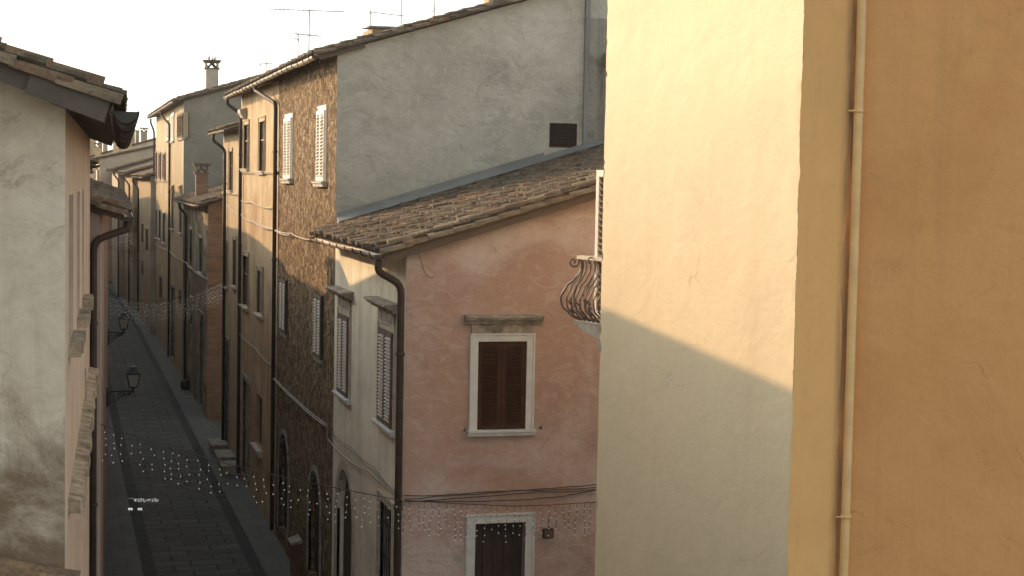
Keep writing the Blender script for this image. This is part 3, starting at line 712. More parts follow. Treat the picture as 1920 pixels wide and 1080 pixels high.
for i in range(1500):
    a_, b_ = rng.random() * h1['W'], rng.random() * (h1['L'] - .3)
    if noise.noise(V((a_ * .9, b_ * .9, 3))) < -.12: continue
    p = h1['A'] + fr.u * a_ + h1['Sd'] * b_ + h1['N'] * rng.uniform(.11, .15)
    an = rng.gauss(0, .8); d = (h1['Sd'] * math.cos(an) + fr.u * math.sin(an)) * rng.uniform(.05, .14)
    sw.tube([p, p + d + h1['N'] * rng.uniform(.0, .05), p + d * 1.9 + fr.u * rng.uniform(-.05, .05)], [.006, .007, .003], 3)
sw.build('dry_straw', M['straw'], h1['roof'], kind='stuff')
# cement flashing against the tall grey wall
mb = MB(); Yg = 34.345; tn = h1['tn']
def rz(x): return h1['ze'] + (x - (RX - .45)) * tn
x0, x1 = RX + .02, 12.0
for (a, b, hh) in ((x0, 10.05, .24), (10.05, x1, .17)):
    mb.box8([V((a, Yg - .05, rz(a) + .02)), V((b, Yg - .05, rz(b) + .02)), V((b, Yg, rz(b) + .02)), V((a, Yg, rz(a) + .02)), V((a, Yg - .02, rz(a) + hh + .1)), V((b, Yg - .02, rz(b) + hh + .1)), V((b, Yg, rz(b) + hh + .1)), V((a, Yg, rz(a) + hh + .1))])
    mb.box8([V((a, Yg - .32, rz(a) + .16)), V((b, Yg - .32, rz(b) + .16)), V((b, Yg - .04, rz(b) + .12)), V((a, Yg - .04, rz(a) + .12)), V((a, Yg - .32, rz(a) + .18)), V((b, Yg - .32, rz(b) + .18)), V((b, Yg - .04, rz(b) + .26)), V((a, Yg - .04, rz(a) + .26))], 0)
mb.build('flashing', M['cement'], R)

# ---- stone house with the tall grey gable
fr = rframe(43.9); W2 = 43.9 - 34.4
ws = [fr.rect(536, 221, 549, 335), fr.rect(598, 207, 612, 340), fr.rect(528, 523, 539, 624), fr.rect(592, 552, 606, 671)]
a1 = fr.rect(523, 812, 541, 1000); a2 = fr.rect(579, 882, 601, 1060)
a1 = (a1[0], a1[1], .4, a1[3], True); a2 = (a2[0], a2[1], .5, a2[3], True)
gfr = Frame(fr.pt(W2, 0, 0), -fr.n)
gv = gfr.rect(1030, 231, 1082, 277)
h2 = house('stone_house', 'tall rubble stone house with a blank grey plastered gable and white shutters', fr, W2, 13.4, E + 2.54, 'stone', 'grey', 17, .42, (0, .08), ridge=8.2, thick=.05, holes=ws + [a1, a2], gholes=[gv], far_gable=False, seg=5)
R = h2['root']
for i, r in enumerate(ws):
    window(R, fr, r, casing=.07 if i < 2 else 0, cmat='wshut' if i < 2 else 'dbrown', sill=(.1, .12, .14, 'stonepale') if i < 2 else (.04, .1, .06, 'stonetrim'), smat=('wshut', 'bslat') if i < 2 else ('dbrown', 'bslat'), n=18, inset=.07, proud=.012)  # upper white shutters: shade between slats put into a darker slat colour
for a in (a1, a2): window(R, fr, a, name='arched_door', arch=True, cmat='stonetrim', smat=('dwood',), casing=.13)
W_ = window(R, gfr, gv, 'none', name='vent', cmat='dwood', depth=.12)
mb = MB(); k = 9
for i in range(k):
    z = gv[2] + (gv[3] - gv[2]) * i / k + .02; hz = (gv[3] - gv[2]) / k * .8; P = gfr.pt
    mb.box8([P(gv[0], z, .0), P(gv[1], z, .0), P(gv[1], z + hz, -.07), P(gv[0], z + hz, -.07), P(gv[0], z + .014, .0), P(gv[1], z + .014, .0), P(gv[1], z + hz + .014, -.07), P(gv[0], z + hz + .014, -.07)])
mb.fbox(gfr, gv[0], gv[1], gv[2], gv[3], -.15, -.1)
mb.build('louver_panel', M['dwood'], W_)
verge_tiles(h2, 'u1', vm='tile', rows=1); bargeboard(h2, 'u1', .12, s1=1.0)
# pilaster and stained recess at the right end of the grey gable
mb = MB(); u0 = gfr.hit(1094, 140)[0]; u1 = gfr.hit(1099, 140)[0]
mb.fbox(gfr, u0, u0 + .1, E + .6, E + 4.6, 0, .09); mb.build('pilaster', M['cement'], R)
mb = MB(); u1 = gfr.hit(1124, 140)[0]
mb.fbox(gfr, u0 + .1, u1 + 3, E + .4, E + 3.55, .0, .045); mb.build('render_panel', M['stained'], R)
# dark passage eaves at the far right of the grey wall
mb = MB(); u2 = gfr.hit(1121, 60)[0]
mb.fbox(gfr, u2 + .12, u2 + 2.2, E + 2.5, E + 2.8, .046, .3); mb.build('stone_corbel', M['darkgrey'], R)
mb = MB(); mb.fbox(gfr, u2 + .16, u2 + 2.2, E + .5, E + 2.498, .046, .3); mb.build('pier', M['beige'], R)
# chimney and roof hut
p = onY(930, 6, 37.5)
zr2 = lambda x: h2['ze'] + (x - (RX - .42)) * h2['tn']
chimney_mb((p.x, 37.5, 0), .46, .5, zr2(p.x) - .2, p.z + 1.3, 'plain').build('chimney', [M['tan'], M['tile']], h2['roof'])
p0 = onY(692, 66, 40.0); p1 = onY(738, 64, 40.0); zt = onY(700, 56, 40.0).z
mb = MB(); mb.box8([V((p0.x, 39.6, p0.z - .6)), V((p1.x, 39.6, p0.z - .6)), V((p1.x, 40.9, p0.z - .6)), V((p0.x, 40.9, p0.z - .6)), V((p0.x, 39.6, zt)), V((p1.x, 39.6, zt)), V((p1.x, 40.9, zt)), V((p0.x, 40.9, zt))])
mb.build('roof_hatch', M['tan'], h2['roof'])
mb = MB()
for i in range(11):
    x = p0.x - .05 + (p1.x - p0.x + .1) * i / 10; mb.tube([V((x, 39.5, zt + .03)), V((x, 41.0, zt + .12))], .035, 6)
mb.build('hatch_cover', M['metal'], h2['roof'])

# ---- tan plaster house (same eave line)
fr = rframe(53.45); W3 = 53.45 - 43.905
ws = [fr.rect(458, 234, 467, 316), fr.rect(487, 228, 497, 321), fr.rect(456, 480, 466, 574), fr.rect(483, 508, 493, 589)]
ds = [fr.rect(456, 714, 467, 1000), fr.rect(480, 742, 491, 838)]
ds[0] = (ds[0][0], ds[0][1], .3, fr.hit(461, 714)[1])
h3 = house('plaster_house', 'tan plastered house with narrow windows sharing the eave of the stone house', fr, W3, 13.4, E + 2.53, 'tan', 'darkgrey', 17, .42, (.05, 0), ridge=8.2, holes=ws + ds, near_gable=False)
R = h3['root']
for i, r in enumerate(ws):
    window(R, fr, r, 'glass' if i != 3 else 'board', casing=.12, cmat='tan3', sill=(.1, .1, .13, 'stonepale'), smat=('gshut',), proud=.02, depth=.1)
window(R, fr, ds[0], 'board', name='door', casing=.14, cmat='stonetrim', smat=('dwood',))
window(R, fr, ds[1], 'board', casing=.0, cmat='dbrown', smat=('wood',), sill=(.12, .2, .16, 'stonepale'))
mb = MB(); z = fr.hit(480, 323)[1]; mb.extrude([(0, z - .05), (.04, z - .05), (.06, z), (.0, z + .04)], fr, .02, W3 - .02); mb.build('string_course', M['tan3'], R)
mb = MB()
u = fr.hit(461, 212)[0]; z = fr.hit(461, 212)[1]; mb.extrude([(0, z - .2), (.12, z - .15), (.22, z), (.22, z + .1), (0, z + .16)], fr, u - .35, u + .35); mb.build('corbel', M['stonepale'], R)
gz = E + 2.55
u = fr.hit(515, 400, .09)[0]
downpipe(R, [fr.pt(u - 1.6, gz - .05, .45), fr.pt(u - 1.6, gz - .22, .45), fr.pt(u, gz - .62, .09), fr.pt(u, .15, .09)], .055)
u = fr.hit(450, 400, .09)[0]
downpipe(R, [fr.pt(u - .35, gz - .05, .48), fr.pt(u - .35, gz - .3, .48), fr.pt(u, gz - .6, .09), fr.pt(u, .15, .09)], .055)

# ---- narrow lower house
fr = rframe(59.4); W4 = 59.4 - 53.46
ws = [fr.rect(431, 284, 436, 357), fr.rect(421, 458, 427, 536), fr.rect(438, 450, 443, 536)]
ds = [fr.rect(424, 640, 430, 780)]; ds[0] = (*ds[0][:2], .3, ds[0][3])
h4 = house('narrow_house', 'narrow tan house one storey lower beside the tall plaster house', fr, W4, 10, E + 1.5, 'tan2', 'beige', 17, .42, (.1, 0), holes=ws + ds, near_gable=False)
R = h4['root']
for r in ws: window(R, fr, r, 'glass', casing=.1, cmat='tan3', sill=(.08, .1, .12, 'stonepale'), smat=('gshut',), proud=.02, depth=.1)
window(R, fr, ds[0], 'board', name='door', casing=.12, cmat='stonetrim', smat=('dwood',))
u = fr.hit(421, 400, .09)[0]; gz = E + 1.45
downpipe(R, [fr.pt(u - .2, gz - .05, .48), fr.pt(u - .2, gz - .25, .48), fr.pt(u, gz - .55, .09), fr.pt(u, .15, .09)], .055)
mb = MB(); z = fr.hit(430, 362)[1]; mb.extrude([(0, z - .05), (.04, z - .05), (.06, z), (.0, z + .04)], fr, .02, W4 - .02); mb.build('string_course', M['tan3'], R)

# ---- low house with brick gable
fr = rframe(77.9); W5 = 77.9 - 65.4
ws = [fr.rect(356, 430, 361, 500), fr.rect(374, 446, 380, 511)]
ds = [fr.rect(376, 590, 381, 660), fr.rect(357, 560, 361, 610)]; ds[0] = (*ds[0][:2], .2, ds[0][3])
h5 = house('brick_gable_house', 'low house with raw brick gable and a brick chimney on its tiled roof', fr, W5, 12, E - 1.15, 'stone2', 'brick', 17, .4, (.2, .2), holes=ws + ds, tilejit=1.3)
R = h5['root']
for r in ws: window(R, fr, r, 'glass', casing=.1, cmat='stonepale', sill=(.08, .1, .12, 'stonepale'), smat=('gshut',), proud=.02, depth=.1)
window(R, fr, ds[0], 'board', name='door', casing=.12, cmat='stonetrim', smat=('dwood',))
window(R, fr, ds[1], 'glass', casing=.1, cmat='stonetrim', smat=('gshut',))
verge_tiles(h5, 'u1', vm='tile')
u = fr.hit(348, 520, .09)[0]; gz = E - 1.2
downpipe(R, [fr.pt(u + .9, gz - .05, .45), fr.pt(u + .9, gz - .25, .45), fr.pt(u, gz - .6, .09), fr.pt(u, .15, .09)], .055)
p = onY(378, 345, 71.5)
chimney_mb((p.x, 71.5, 0), .5, .5, p.z - .8, onY(378, 306, 71.5).z, 'lantern').build('chimney', [M['brick'], M['tile']], h5['roof'])

# ---- tall house in the middle distance
fr = rframe(101.5, 5.5); W6 = 101.5 - 78.3
ws = [fr.rect(313, 225, 317, 263), fr.rect(322, 214, 327, 264), fr.rect(334, 214, 345, 259)]
wm = [fr.rect(291, 286, 295, 335), fr.rect(298.5, 287, 302.5, 335), fr.rect(306, 288, 311, 336)]
wl = [fr.rect(291, 393, 295, 445), fr.rect(298.5, 395, 302, 448), fr.rect(306, 400, 310, 455), fr.rect(322, 360, 326, 429), fr.rect(337, 384, 341, 437)]
wd = [fr.rect(322, 538, 328, 600), fr.rect(337, 545, 340, 570), fr.rect(300, 520, 304, 560)]; wd[0] = (*wd[0][:2], .3, wd[0][3])
h6 = house('tall_house', 'tall sunlit tan house with grey gable and lantern chimney halfway down the street', fr, W6, 14, E + 3.42, 'tan3', 'darkgrey', 17, .42, (.2, .15), ridge=9, holes=ws + wm + wl + wd, seg=4)
R = h6['root']
for i, r in enumerate(ws): window(R, fr, r, 'louver', casing=.05, cmat='tan3' if i == 2 else 'wshut', sill=(.06, .1, .12, 'stonepale'), smat=('brown', 'brown') if i == 2 else ('wshut', 'wshut'), n=14, proud=.012, inset=.06)
for r in wm: window(R, fr, r, 'louver', casing=.05, cmat='tan3', sill=(.06, .1, .12, 'stonepale'), smat=('brown', 'brown'), n=14, proud=.012, inset=.06)
for r in wl: window(R, fr, r, 'glass', casing=.1, cmat='stonepale', sill=(.06, .1, .12, 'stonepale'), smat=('gshut',), proud=.02, depth=.1)
window(R, fr, wd[0], 'board', name='door', casing=.12, cmat='stonetrim', smat=('dwood',))
for r in wd[1:]: window(R, fr, r, 'glass', casing=.1, cmat='stonetrim', smat=('gshut',))
verge_tiles(h6, 'u1', vm='tile')
gz = E + 3.38
for px, py in ((317, 450), (288, 450)):
    u = fr.hit(px, py, .09)[0]
    downpipe(R, [fr.pt(u - .9 if px > 300 else u + .2, gz - .05, .48 if px > 300 else .3), fr.pt(u - .9 if px > 300 else u + .2, gz - .3, .48 if px > 300 else .3), fr.pt(u, gz - .8, .09), fr.pt(u, .15, .09)], .06)
mb = MB(); z = fr.hit(310, 340)[1]; mb.extrude([(0, z - .06), (.05, z - .06), (.07, z), (.0, z + .05)], fr, .05, W6 * .47); mb.build('string_course', M['tan'], R)
mb = MB()
for px in (326, 341):
    u, z = fr.hit(px, 352); mb = MB(); mb.extrude([(0, z - .35), (.06, z - .28), (.18, z + .0), (.18, z + .07), (0, z + .16)], fr, u - .4, u + .4)
    mb.build('window_hood', M['tan'], R)
p = onY(397, 165, 86.0)
ch = chimney_mb((p.x, 86, 0), .62, .62, p.z - 1.2, onY(397, 113, 86).z, 'lantern'); ch.build('chimney', [M['beige'], M['tile']], h6['roof'])
zc = onY(397, 113, 86).z

# ---- small houses farther on
def far_house(name, label, Yf, Yn, X, eave, fac, gab, wins, pipes=(), pitch=17, D=10, **kw):
    fr = rframe(Yf, X); ww = [fr.rect(*w) for w in wins]
    h = house(name, label, fr, Yf - Yn, D, E + eave, fac, gab, pitch, .4, (.1, .1), holes=ww, seg=4, **kw)
    verge_tiles(h, 'u1', vm='tile')
    for r in ww: window(h['root'], fr, r, 'glass', casing=.1, cmat='stonepale', smat=('gshut',), proud=.02, depth=.1)
    for px, py in pipes:
        u = fr.hit(px, py, .09)[0]; gz = E + eave - .05
        downpipe(h['root'], [fr.pt(u - .5, gz - .05, .44), fr.pt(u - .5, gz - .3, .44), fr.pt(u, gz - .8, .09), fr.pt(u, .15, .09)], .06)
    return h
far_house('small_house', 'small sunlit ochre house just past the tall tan house', 119, 101.6, 5.2, -.15, 'tan2', 'beige', [(266, 420, 269, 455), (274, 430, 278, 470), (266, 490, 269, 515)], [(259, 450)])
far_house('small_house', 'second small house beyond the ochre one with tan front', 134, 119.1, 4.85, .05, 'tan', 'beige', [(246, 388, 250, 425), (246, 460, 249, 485)], [(242, 450)])
far_house('small_house', 'farthest grey fronted small house before the street bends', 150.5, 134.1, 4.35, .32, 'beige', 'beige', [(227, 395, 229, 425), (232, 380, 234, 420)], [(222, 450)])
# ---- end of the street, facing us
a = onY(186, 400, 151.5); b = onY(300, 400, 151.5)
fr = Frame((a.x, 151.5 + 14, 0), (0, -1, 0))
h9 = house('end_house', 'beige gabled house closing the view where the street bends', fr, 14, 2 * (b.x - a.x), E + 1.25, 'endwall', 'endwall', 13.5, .5, (.1, .2), ridge=(b.x - a.x) * 1.0, seg=4)
downpipe(h9['root'], [fr.pt(13.6, E + 1.15, .5), fr.pt(13.6, E + .9, .5), fr.pt(13.8, E + .3, .1), fr.pt(13.8, .1, .1)], .09, 'gutter')
fr = Frame((onY(160, 300, 178).x, 186, 0), (0, -1, 0))
h10 = house('far_house', 'distant hazy house crowded with pale chimneys beyond the street end', fr, 12, 24, E + 1.4, 'beige', 'beige', 17, .4, (.1, .1), ridge=14, seg=4)
for (x0, x1, yt, st, Y) in ((167, 180, 250, 'plain', 176), (178, 189, 268, 'lantern', 171), (184, 192, 253, 'plain', 180), (193, 202, 252, 'plain', 178), (212, 221, 266, 'plain', 171), (222, 229, 260, 'plain', 172), (236, 247, 252, 'lantern', 171), (228, 235, 246, 'plain', 180), (244, 253, 236, 'lantern', 182), (254, 261, 244, 'plain', 182), (264, 276, 239, 'lantern', 180)):
    p0, p1 = onY(x0, yt, Y), onY(x1, yt, Y); w = (p1.x - p0.x) * 1.0
    par = h10['roof']
    chimney_mb(((p0.x + p1.x) / 2, Y, 0), w, w, E + .8, p0.z, st).build('chimney', [M['tan3'], M['tile']], par)

# ================================================================== LEFT SIDE
th = rad(HEAD) + math.atan((222 - 960) / F)
dL = V((math.sin(th), math.cos(th), 0)); Lc = V((.035, 14, 0))
fl = Frame(Lc, dL); WL = 11.6
lw = [fl.rect(131, 367, 137.5, 640), fl.rect(148, 380, 151.5, 605), fl.rect(156, 395, 158, 570)]
lw = [(fl.hit(129, 500)[0], fl.hit(137.5, 500)[0]), (fl.hit(144.5, 500)[0], fl.hit(149.5, 500)[0]), (fl.hit(154, 500)[0], fl.hit(157, 500)[0])]
lw = [(a, b, E - 1.5, E - .2) for a, b in lw]
lw2 = [(3.6, 4.6, E - 5.6, E - 3.7), (7.0, 8.0, E - 5.6, E - 3.7)]
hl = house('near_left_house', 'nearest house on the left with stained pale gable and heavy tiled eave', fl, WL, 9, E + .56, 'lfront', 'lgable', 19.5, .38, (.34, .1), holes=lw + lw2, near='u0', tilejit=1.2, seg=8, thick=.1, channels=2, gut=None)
R = hl['root']
for r in lw: 
    window(R, fl, r, 'glass', cmat='frame', smat=('wshut',), depth=.2)
    mb = MB()
    for i in range(7):
        u = r[0] - .06 + (r[1] - r[0] + .12) * i / 7; du = (r[1] - r[0] + .12) / 7
        mb.fbox(fl, u + .002, u + du - .002, r[2] - .12 + rng.uniform(-.02, .01), r[2] - .005 - rng.uniform(0, .015), -.05, .11 + rng.uniform(-.02, .02))
    mb.build('sill', M['ledge'], R)
for r in lw2: window(R, fl, r, 'glass', casing=.1, cmat='lfront', smat=('wshut',))
mb = MB()
ua, ub = fl.hit(128, 830)[0], WL - .4; u = ua
while u < ub:
    du = rng.uniform(.18, .62); v = min(u + du, ub); za, zb_ = E - 2.87 + rng.uniform(-.03, .02), E - 2.87 + rng.uniform(-.03, .02); pa, pb = .13 + rng.uniform(-.025, .02), .13 + rng.uniform(-.025, .02); h_ = .15 + rng.uniform(-.03, .02); P = fl.pt
    mb.box8([P(u + .004, za - h_, pa), P(v - .004, zb_ - h_, pb), P(v - .004, zb_ - h_, -.03), P(u + .004, za - h_, -.03), P(u + .004, za - .02, pa - .01), P(v - .004, zb_ - .02, pb - .01), P(v - .004, zb_ + .02, -.03), P(u + .004, za + .02, -.03)])
    u = v
mb.build('stone_ledge', M['ledge'], R)
verge_tiles(hl, 'u0', vm='tile_red', rows=2)
bargeboard(hl, 'u0', .17, .05, s0=0.02, s1=.66, drop=.0, out=.05); bargeboard(hl, 'u0', .15, .04, s0=.665, s1=hl['L'], drop=.0, out=.0)
# rafters under the eave
mb = MB(); N = hl['N']; Sd = hl['Sd']
for i in range(26):
    p = hl['A'] + dL * (.15 + i * .46) - N * .125
    mb.box(p + Sd * .24, .09, .46, .09, dL, Sd, N)
    mb.build('rafter', M['soffit'], R); mb = MB()
ga = fl.pt(-.28, E + .50, .48); gb = fl.pt(WL, E + .47, .48)
gutter_mb(ga, gb, fl.n, .095, .8, 10).build('gutter', [M['gutterd'], M['gutterd']], R)
# lean-to roof at the foot of the gable
z0 = onY(60, 1055, 13.9).z
fk = Frame((-.17, 9.5, 0), (0, 1, 0))
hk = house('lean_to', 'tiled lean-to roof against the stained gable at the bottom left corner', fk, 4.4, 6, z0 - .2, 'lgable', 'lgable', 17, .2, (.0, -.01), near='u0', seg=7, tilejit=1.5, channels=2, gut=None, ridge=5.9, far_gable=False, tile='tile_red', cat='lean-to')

# second left house
X0 = V((.58, 25.95, 0)); X1 = V((1.50, 55.8, 0)); d2 = (X1 - X0).normalized(); f2 = Frame(X0, d2); Wl2 = (X1 - X0).length
hb = house('second_left_house', 'lower dull pink house behind the near left one with brown downpipe', f2, Wl2, 8, E - .62, 'lpink', 'lpink', 18, .36, (.12, .1), near='u0', tilejit=1.6, seg=6, channels=2, gut='gutter')
q = onY(175, 600, 25.86)
downpipe(hb['root'], [f2.pt(.0, E - .72, .40), f2.pt(.0, E - .84, .40), V((q.x, 25.86, E - 1.02)), V((q.x, 25.86, .2))], .055)
verge_tiles(hb, 'u0', vm='tile')
# added unseen blocks, roof lines shaped to cast shadow on the right-hand walls
def block(y0, pts, label):
    """added shadow caster hidden behind the row; pts = roof profile along the street"""
    f = Frame((-.05, y0, 0), (0, 1, 0)); Lb = pts[-1][0]; rt = thing('shadow_block', (-2.5, y0 + Lb / 2, 0), label, 'house')
    def prof(u):
        for (a, za), (b, zb_) in zip(pts, pts[1:]):
            if a <= u <= b: return E + za + (zb_ - za) * (u - a) / (b - a)
        return E + pts[-1][1]
    mb = MB(); wall(mb, f, 0, Lb, 0, prof, breaks=[p[0] for p in pts])
    wall(mb, Frame((-5, y0, 0), (1, 0, 0)), 0, 4.95, 0, E + pts[0][1]); wall(mb, Frame((-.05, y0 + Lb, 0), (-1, 0, 0)), 0, 4.95, 0, E + pts[-1][1])
    wall(mb, Frame((-5, y0 + Lb, 0), (0, -1, 0)), 0, Lb, 0, lambda u: prof(Lb - u), breaks=[Lb - p[0] for p in pts])
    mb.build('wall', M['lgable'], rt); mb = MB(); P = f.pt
    for (ua, za), (ub, zb_) in zip(pts, pts[1:]):
        za += E; zb_ += E
        mb.box8([P(ua, za, -5.1), P(ub, zb_, -5.1), P(ub, zb_, .25), P(ua, za, .25), P(ua, za + .1, -5.1), P(ub, zb_ + .1, -5.1), P(ub, zb_ + .1, .25), P(ua, za + .1, .25)])
    mb.build('roof', M['tile'], rt)
block(27.2, [(0, 1.48), (3.5, 1.68), (12.2, .42), (13.5, .85), (15.4, .85)], 'added shadow-casting block hidden behind the near left house')
block(49.5, [(0, .35), (6, .7), (12.5, .85)], 'second added shadow-casting block hidden behind the left row')
# the rest of the left row
for (nm, lb, ya, yb, xa, xb, ev, fac) in (
    ('left_row_house', 'left row house after the dull pink one with eave at eye level', 56.2, 67, .75, .75, .3, 'beige'),
    ('left_row_house', 'fourth house of the left row in shade', 67.1, 79, .75, .7, .1, 'lpink'),
    ('left_row_house', 'taller fifth house of the left row', 79.1, 91, .6, .55, 1.3, 'tan2'),
    ('left_row_house', 'lower house of the left row before the bend', 91.1, 106, .5, .3, .1, 'beige'),
    ('left_row_house', 'last long house of the left row at the bend', 106.1, 165, .3, -2.3, .8, 'tan')):
    a, b = V((xa, ya, 0)), V((xb, yb, 0)); f_ = Frame(a, b - a); Wd = (b - a).length
    hs = [(u, u + .9, E + ev - 3.1, E + ev - 1.5) for u in (2, 5.5, 9)]
    h_ = house(nm, lb, f_, Wd, 8, E + ev, fac, fac, 17, .36, (.05, .05), near='u0', seg=4, holes=hs)
    for r in hs: window(h_['root'], f_, r, 'louver', casing=.08, cmat='stonepale', smat=('brown', 'brown'), n=12)

# ================================================================== YELLOW BUILDING (right foreground)
aY = rad(13)
wdir = V((math.sin(aY), -math.cos(aY), 0))          # from far corner towards us
r_ = ray(1127, 540); Cf = V((r_.x, r_.y, 0)).normalized() * 23.0
# length so that the near corner sits on its pixel column
rn = ray(1492, 540); 
det = wdir.x * rn.y - wdir.y * rn.x
Ly = -(Cf.x * rn.y - Cf.y * rn.x) / det
Cn = Cf + wdir * Ly
fy = Frame(Cf, wdir)
rp = ray(1590, 540); sdir = V((math.cos(aY + rad(4)), math.sin(aY + rad(4)), 0))
det = sdir.x * rp.y - sdir.y * rp.x; Ls = -(Cn.x * rp.y - Cn.y * rp.x) / det
fs_ = Frame(Cn, sdir); P2 = Cn + sdir * Ls
ytop = E + 4.2
ry = thing('yellow_building', Cn, 'big pale yellow plastered building at right with sunlit corner wall', 'building')
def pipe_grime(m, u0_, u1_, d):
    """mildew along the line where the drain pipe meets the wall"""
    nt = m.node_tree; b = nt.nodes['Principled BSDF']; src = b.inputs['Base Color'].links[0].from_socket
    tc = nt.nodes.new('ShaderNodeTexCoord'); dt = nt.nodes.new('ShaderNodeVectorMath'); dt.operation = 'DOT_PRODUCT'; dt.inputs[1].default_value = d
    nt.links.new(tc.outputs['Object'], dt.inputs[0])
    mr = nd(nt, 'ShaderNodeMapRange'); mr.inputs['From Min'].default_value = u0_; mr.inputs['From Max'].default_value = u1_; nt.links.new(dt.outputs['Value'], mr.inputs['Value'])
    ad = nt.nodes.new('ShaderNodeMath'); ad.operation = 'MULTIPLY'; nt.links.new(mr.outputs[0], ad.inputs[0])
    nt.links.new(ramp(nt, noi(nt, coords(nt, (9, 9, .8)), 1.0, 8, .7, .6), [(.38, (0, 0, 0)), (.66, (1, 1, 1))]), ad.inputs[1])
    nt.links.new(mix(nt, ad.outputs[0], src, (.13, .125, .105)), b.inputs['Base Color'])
def rough_wall(fr, W, zb, zt, step, amp, e0=0, e1=0, seed=0):
    mb = MB(); nu, nz = max(2, int(W / step)), int((zt - zb) / step); vs = []
    for j in range(nz + 1):
        z = zb + (zt - zb) * j / nz
        for i in range(nu + 1):
            u = W * i / nu; p = fr.pt(u, z)
            d = noise.fractal(V((u * .9 + seed, z * .7, seed)), 1, 2, 4) * amp + noise.noise(V((u * 4, z * 2.2, seed + 4))) * amp * .35
            e = 0
            if i == 0 or i == nu:
                e = (noise.noise(V((z * 3, 1.3 + seed, i))) * .016 + noise.noise(V((z * 11, 2.3, i))) * .010 + max(0, noise.noise(V((z * 6, 7.3, i))) - .35) * .09)
                if i == 0: u_ = e * e0
                else: u_ = -e * e1
                d = -abs(e) * .5; p = fr.pt(u + u_, z)
            vs.append(p + fr.n * d)
    fs = [(j * (nu + 1) + i, j * (nu + 1) + i + 1, (j + 1) * (nu + 1) + i + 1, (j + 1) * (nu + 1) + i) for j in range(nz) for i in range(nu)]
    mb.add(vs, fs, 0, True); return mb
rough_wall(fy, Ly, 0, ytop, .055, .0045, 1, 1, 3).build('sunlit_wall', M['yellow'], ry)
rough_wall(fs_, Ls + .02, 0, ytop, .055, .006, 1, 0, 9).build('side_wall', M['ochre'], ry)
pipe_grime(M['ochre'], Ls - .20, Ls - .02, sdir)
fh = Frame(Cf + V((math.cos(aY), math.sin(aY), 0)) * 7, -V((math.cos(aY), math.sin(aY), 0)))   # alley front, faces away
dh = (7 - 1.52, 7 - .32, E - 1.95, E + .12)
mb = MB(); wall(mb, fh, 0, 7, 0, ytop, holes=[dh]); mb.build('alley_front', M['yellow'], ry)
window(ry, fh, dh, 'glass', name='balcony_door', cmat='wshut', smat=('wshut',), depth=.2)
# shutter leaf standing open at right angles to the alley front
sfr = Frame(fh.pt(7 - .29, 0, .02), fh.n)
leaf(sfr, 0, .62, dh[2] + .03, dh[3] + .06, -.02, .02, 22).build('shutter', [M['wshut'], M['dbrown']], ry)
mb = MB(); C = (fy.O + fs_.pt(Ls + 4, 0)) / 2
Z = V((0, 0, 1))
q = [Cf, Cn, P2, fh.pt(0, 0)]
mb.add([p + Z * (ytop - .002) for p in q] + [p + Z * (ytop + .15) for p in q], [(0, 1, 2, 3), (7, 6, 5, 4), (0, 4, 5, 1), (1, 5, 6, 2), (2, 6, 7, 3), (3, 7, 4, 0)]); mb.build('roof', M['tile'], ry)

# balcony
bu1 = 7 - .16; bu0 = 7 - 2.1; zf = onX(1100, 607, Cf.x).z
p_ = fh.pt(bu1, 0, .6); rr = ray(1100, 606); t = (p_ - EYE).dot(fh.u) / rr.dot(fh.u); zf = (EYE + rr * t).z
bal = MB()
prof = [(0, zf - .24), (.45, zf - .20), (.72, zf - .14), (.94, zf - .10), (.98, zf - .06), (1.1, zf - .05), (1.1, zf), (0, zf)]
bal.extrude(prof, fh, bu0, bu1 - .05)
BO = bal.build('balcony', M['stonepale'], ry)
cb = MB()
for u in (bu1 - .32, bu0 + .12):
    cb.extrude([(0, zf - .66), (.12, zf - .62), (.24, zf - .48), (.5, zf - .36), (.55, zf - .3), (.55, zf - .245), (0, zf - .245)], fh, u, u + .2)
cb.build('bracket', M['stonepale'], BO)
H = .90; rl = MB()
def belly(t):   # outward bulge against height fraction
    pts = [(0, .0), (.08, .13), (.22, .235), (.36, .25), (.52, .19), (.68, .075), (.8, .015), (.9, .0), (1, .03)]
    for (a, x), (b, y) in zip(pts, pts[1:]):
        if a <= t <= b: w = (t - a) / (b - a); w = w * w * (3 - 2 * w); return x * (1 - w) + y * w
    return 0
bd = .93
def bar(base, out, r=.0125, curl=False):
    pts = [base + Z * (zf + .02 + H * k / 16) + out * belly(k / 16) for k in range(17)]
    rl.tube(pts, r, 6)
    if curl:
        top = pts[-1]
        rl.tube([top + out * (.05 - .05 * math.cos(a)) + Z * (.045 * math.sin(a) - .02) for a in [i * .6 for i in range(9)]], r * .9, 5)
def leafy(base, out):
    for k in range(5):
        t = .08 + k * .07
        c = base + Z * (zf + H * t) + out * (belly(t) + .012)
        a = rng.uniform(0, 6.28)
        rl.tube([c, c + fh.u * math.cos(a) * .05 + Z * .05, c + fh.u * math.cos(a) * .09 + Z * .03 + out * .03], [.014, .012, .004], 5)
n = 8
for i in range(n):
    dd = .06 + (bd - .06) * i / (n - 1)
    bar(fh.pt(bu1 - .08, 0, dd), fh.u, curl=(i == 4)); bar(fh.pt(bu0 + .08, 0, dd), -fh.u)
    if i % 2 == 0: leafy(fh.pt(bu1 - .08, 0, dd), fh.u)
n2 = 10
for i in range(n2):
    uu = bu0 + .1 + (bu1 - bu0 - .2) * i / (n2 - 1); bar(fh.pt(uu, 0, bd), fh.n)
    if i % 2 == 0: leafy(fh.pt(uu, 0, bd), fh.n)
dg = (fh.n + fh.u).normalized()
bar(fh.pt(bu1 - .08, 0, bd), dg * 1.25, .016)
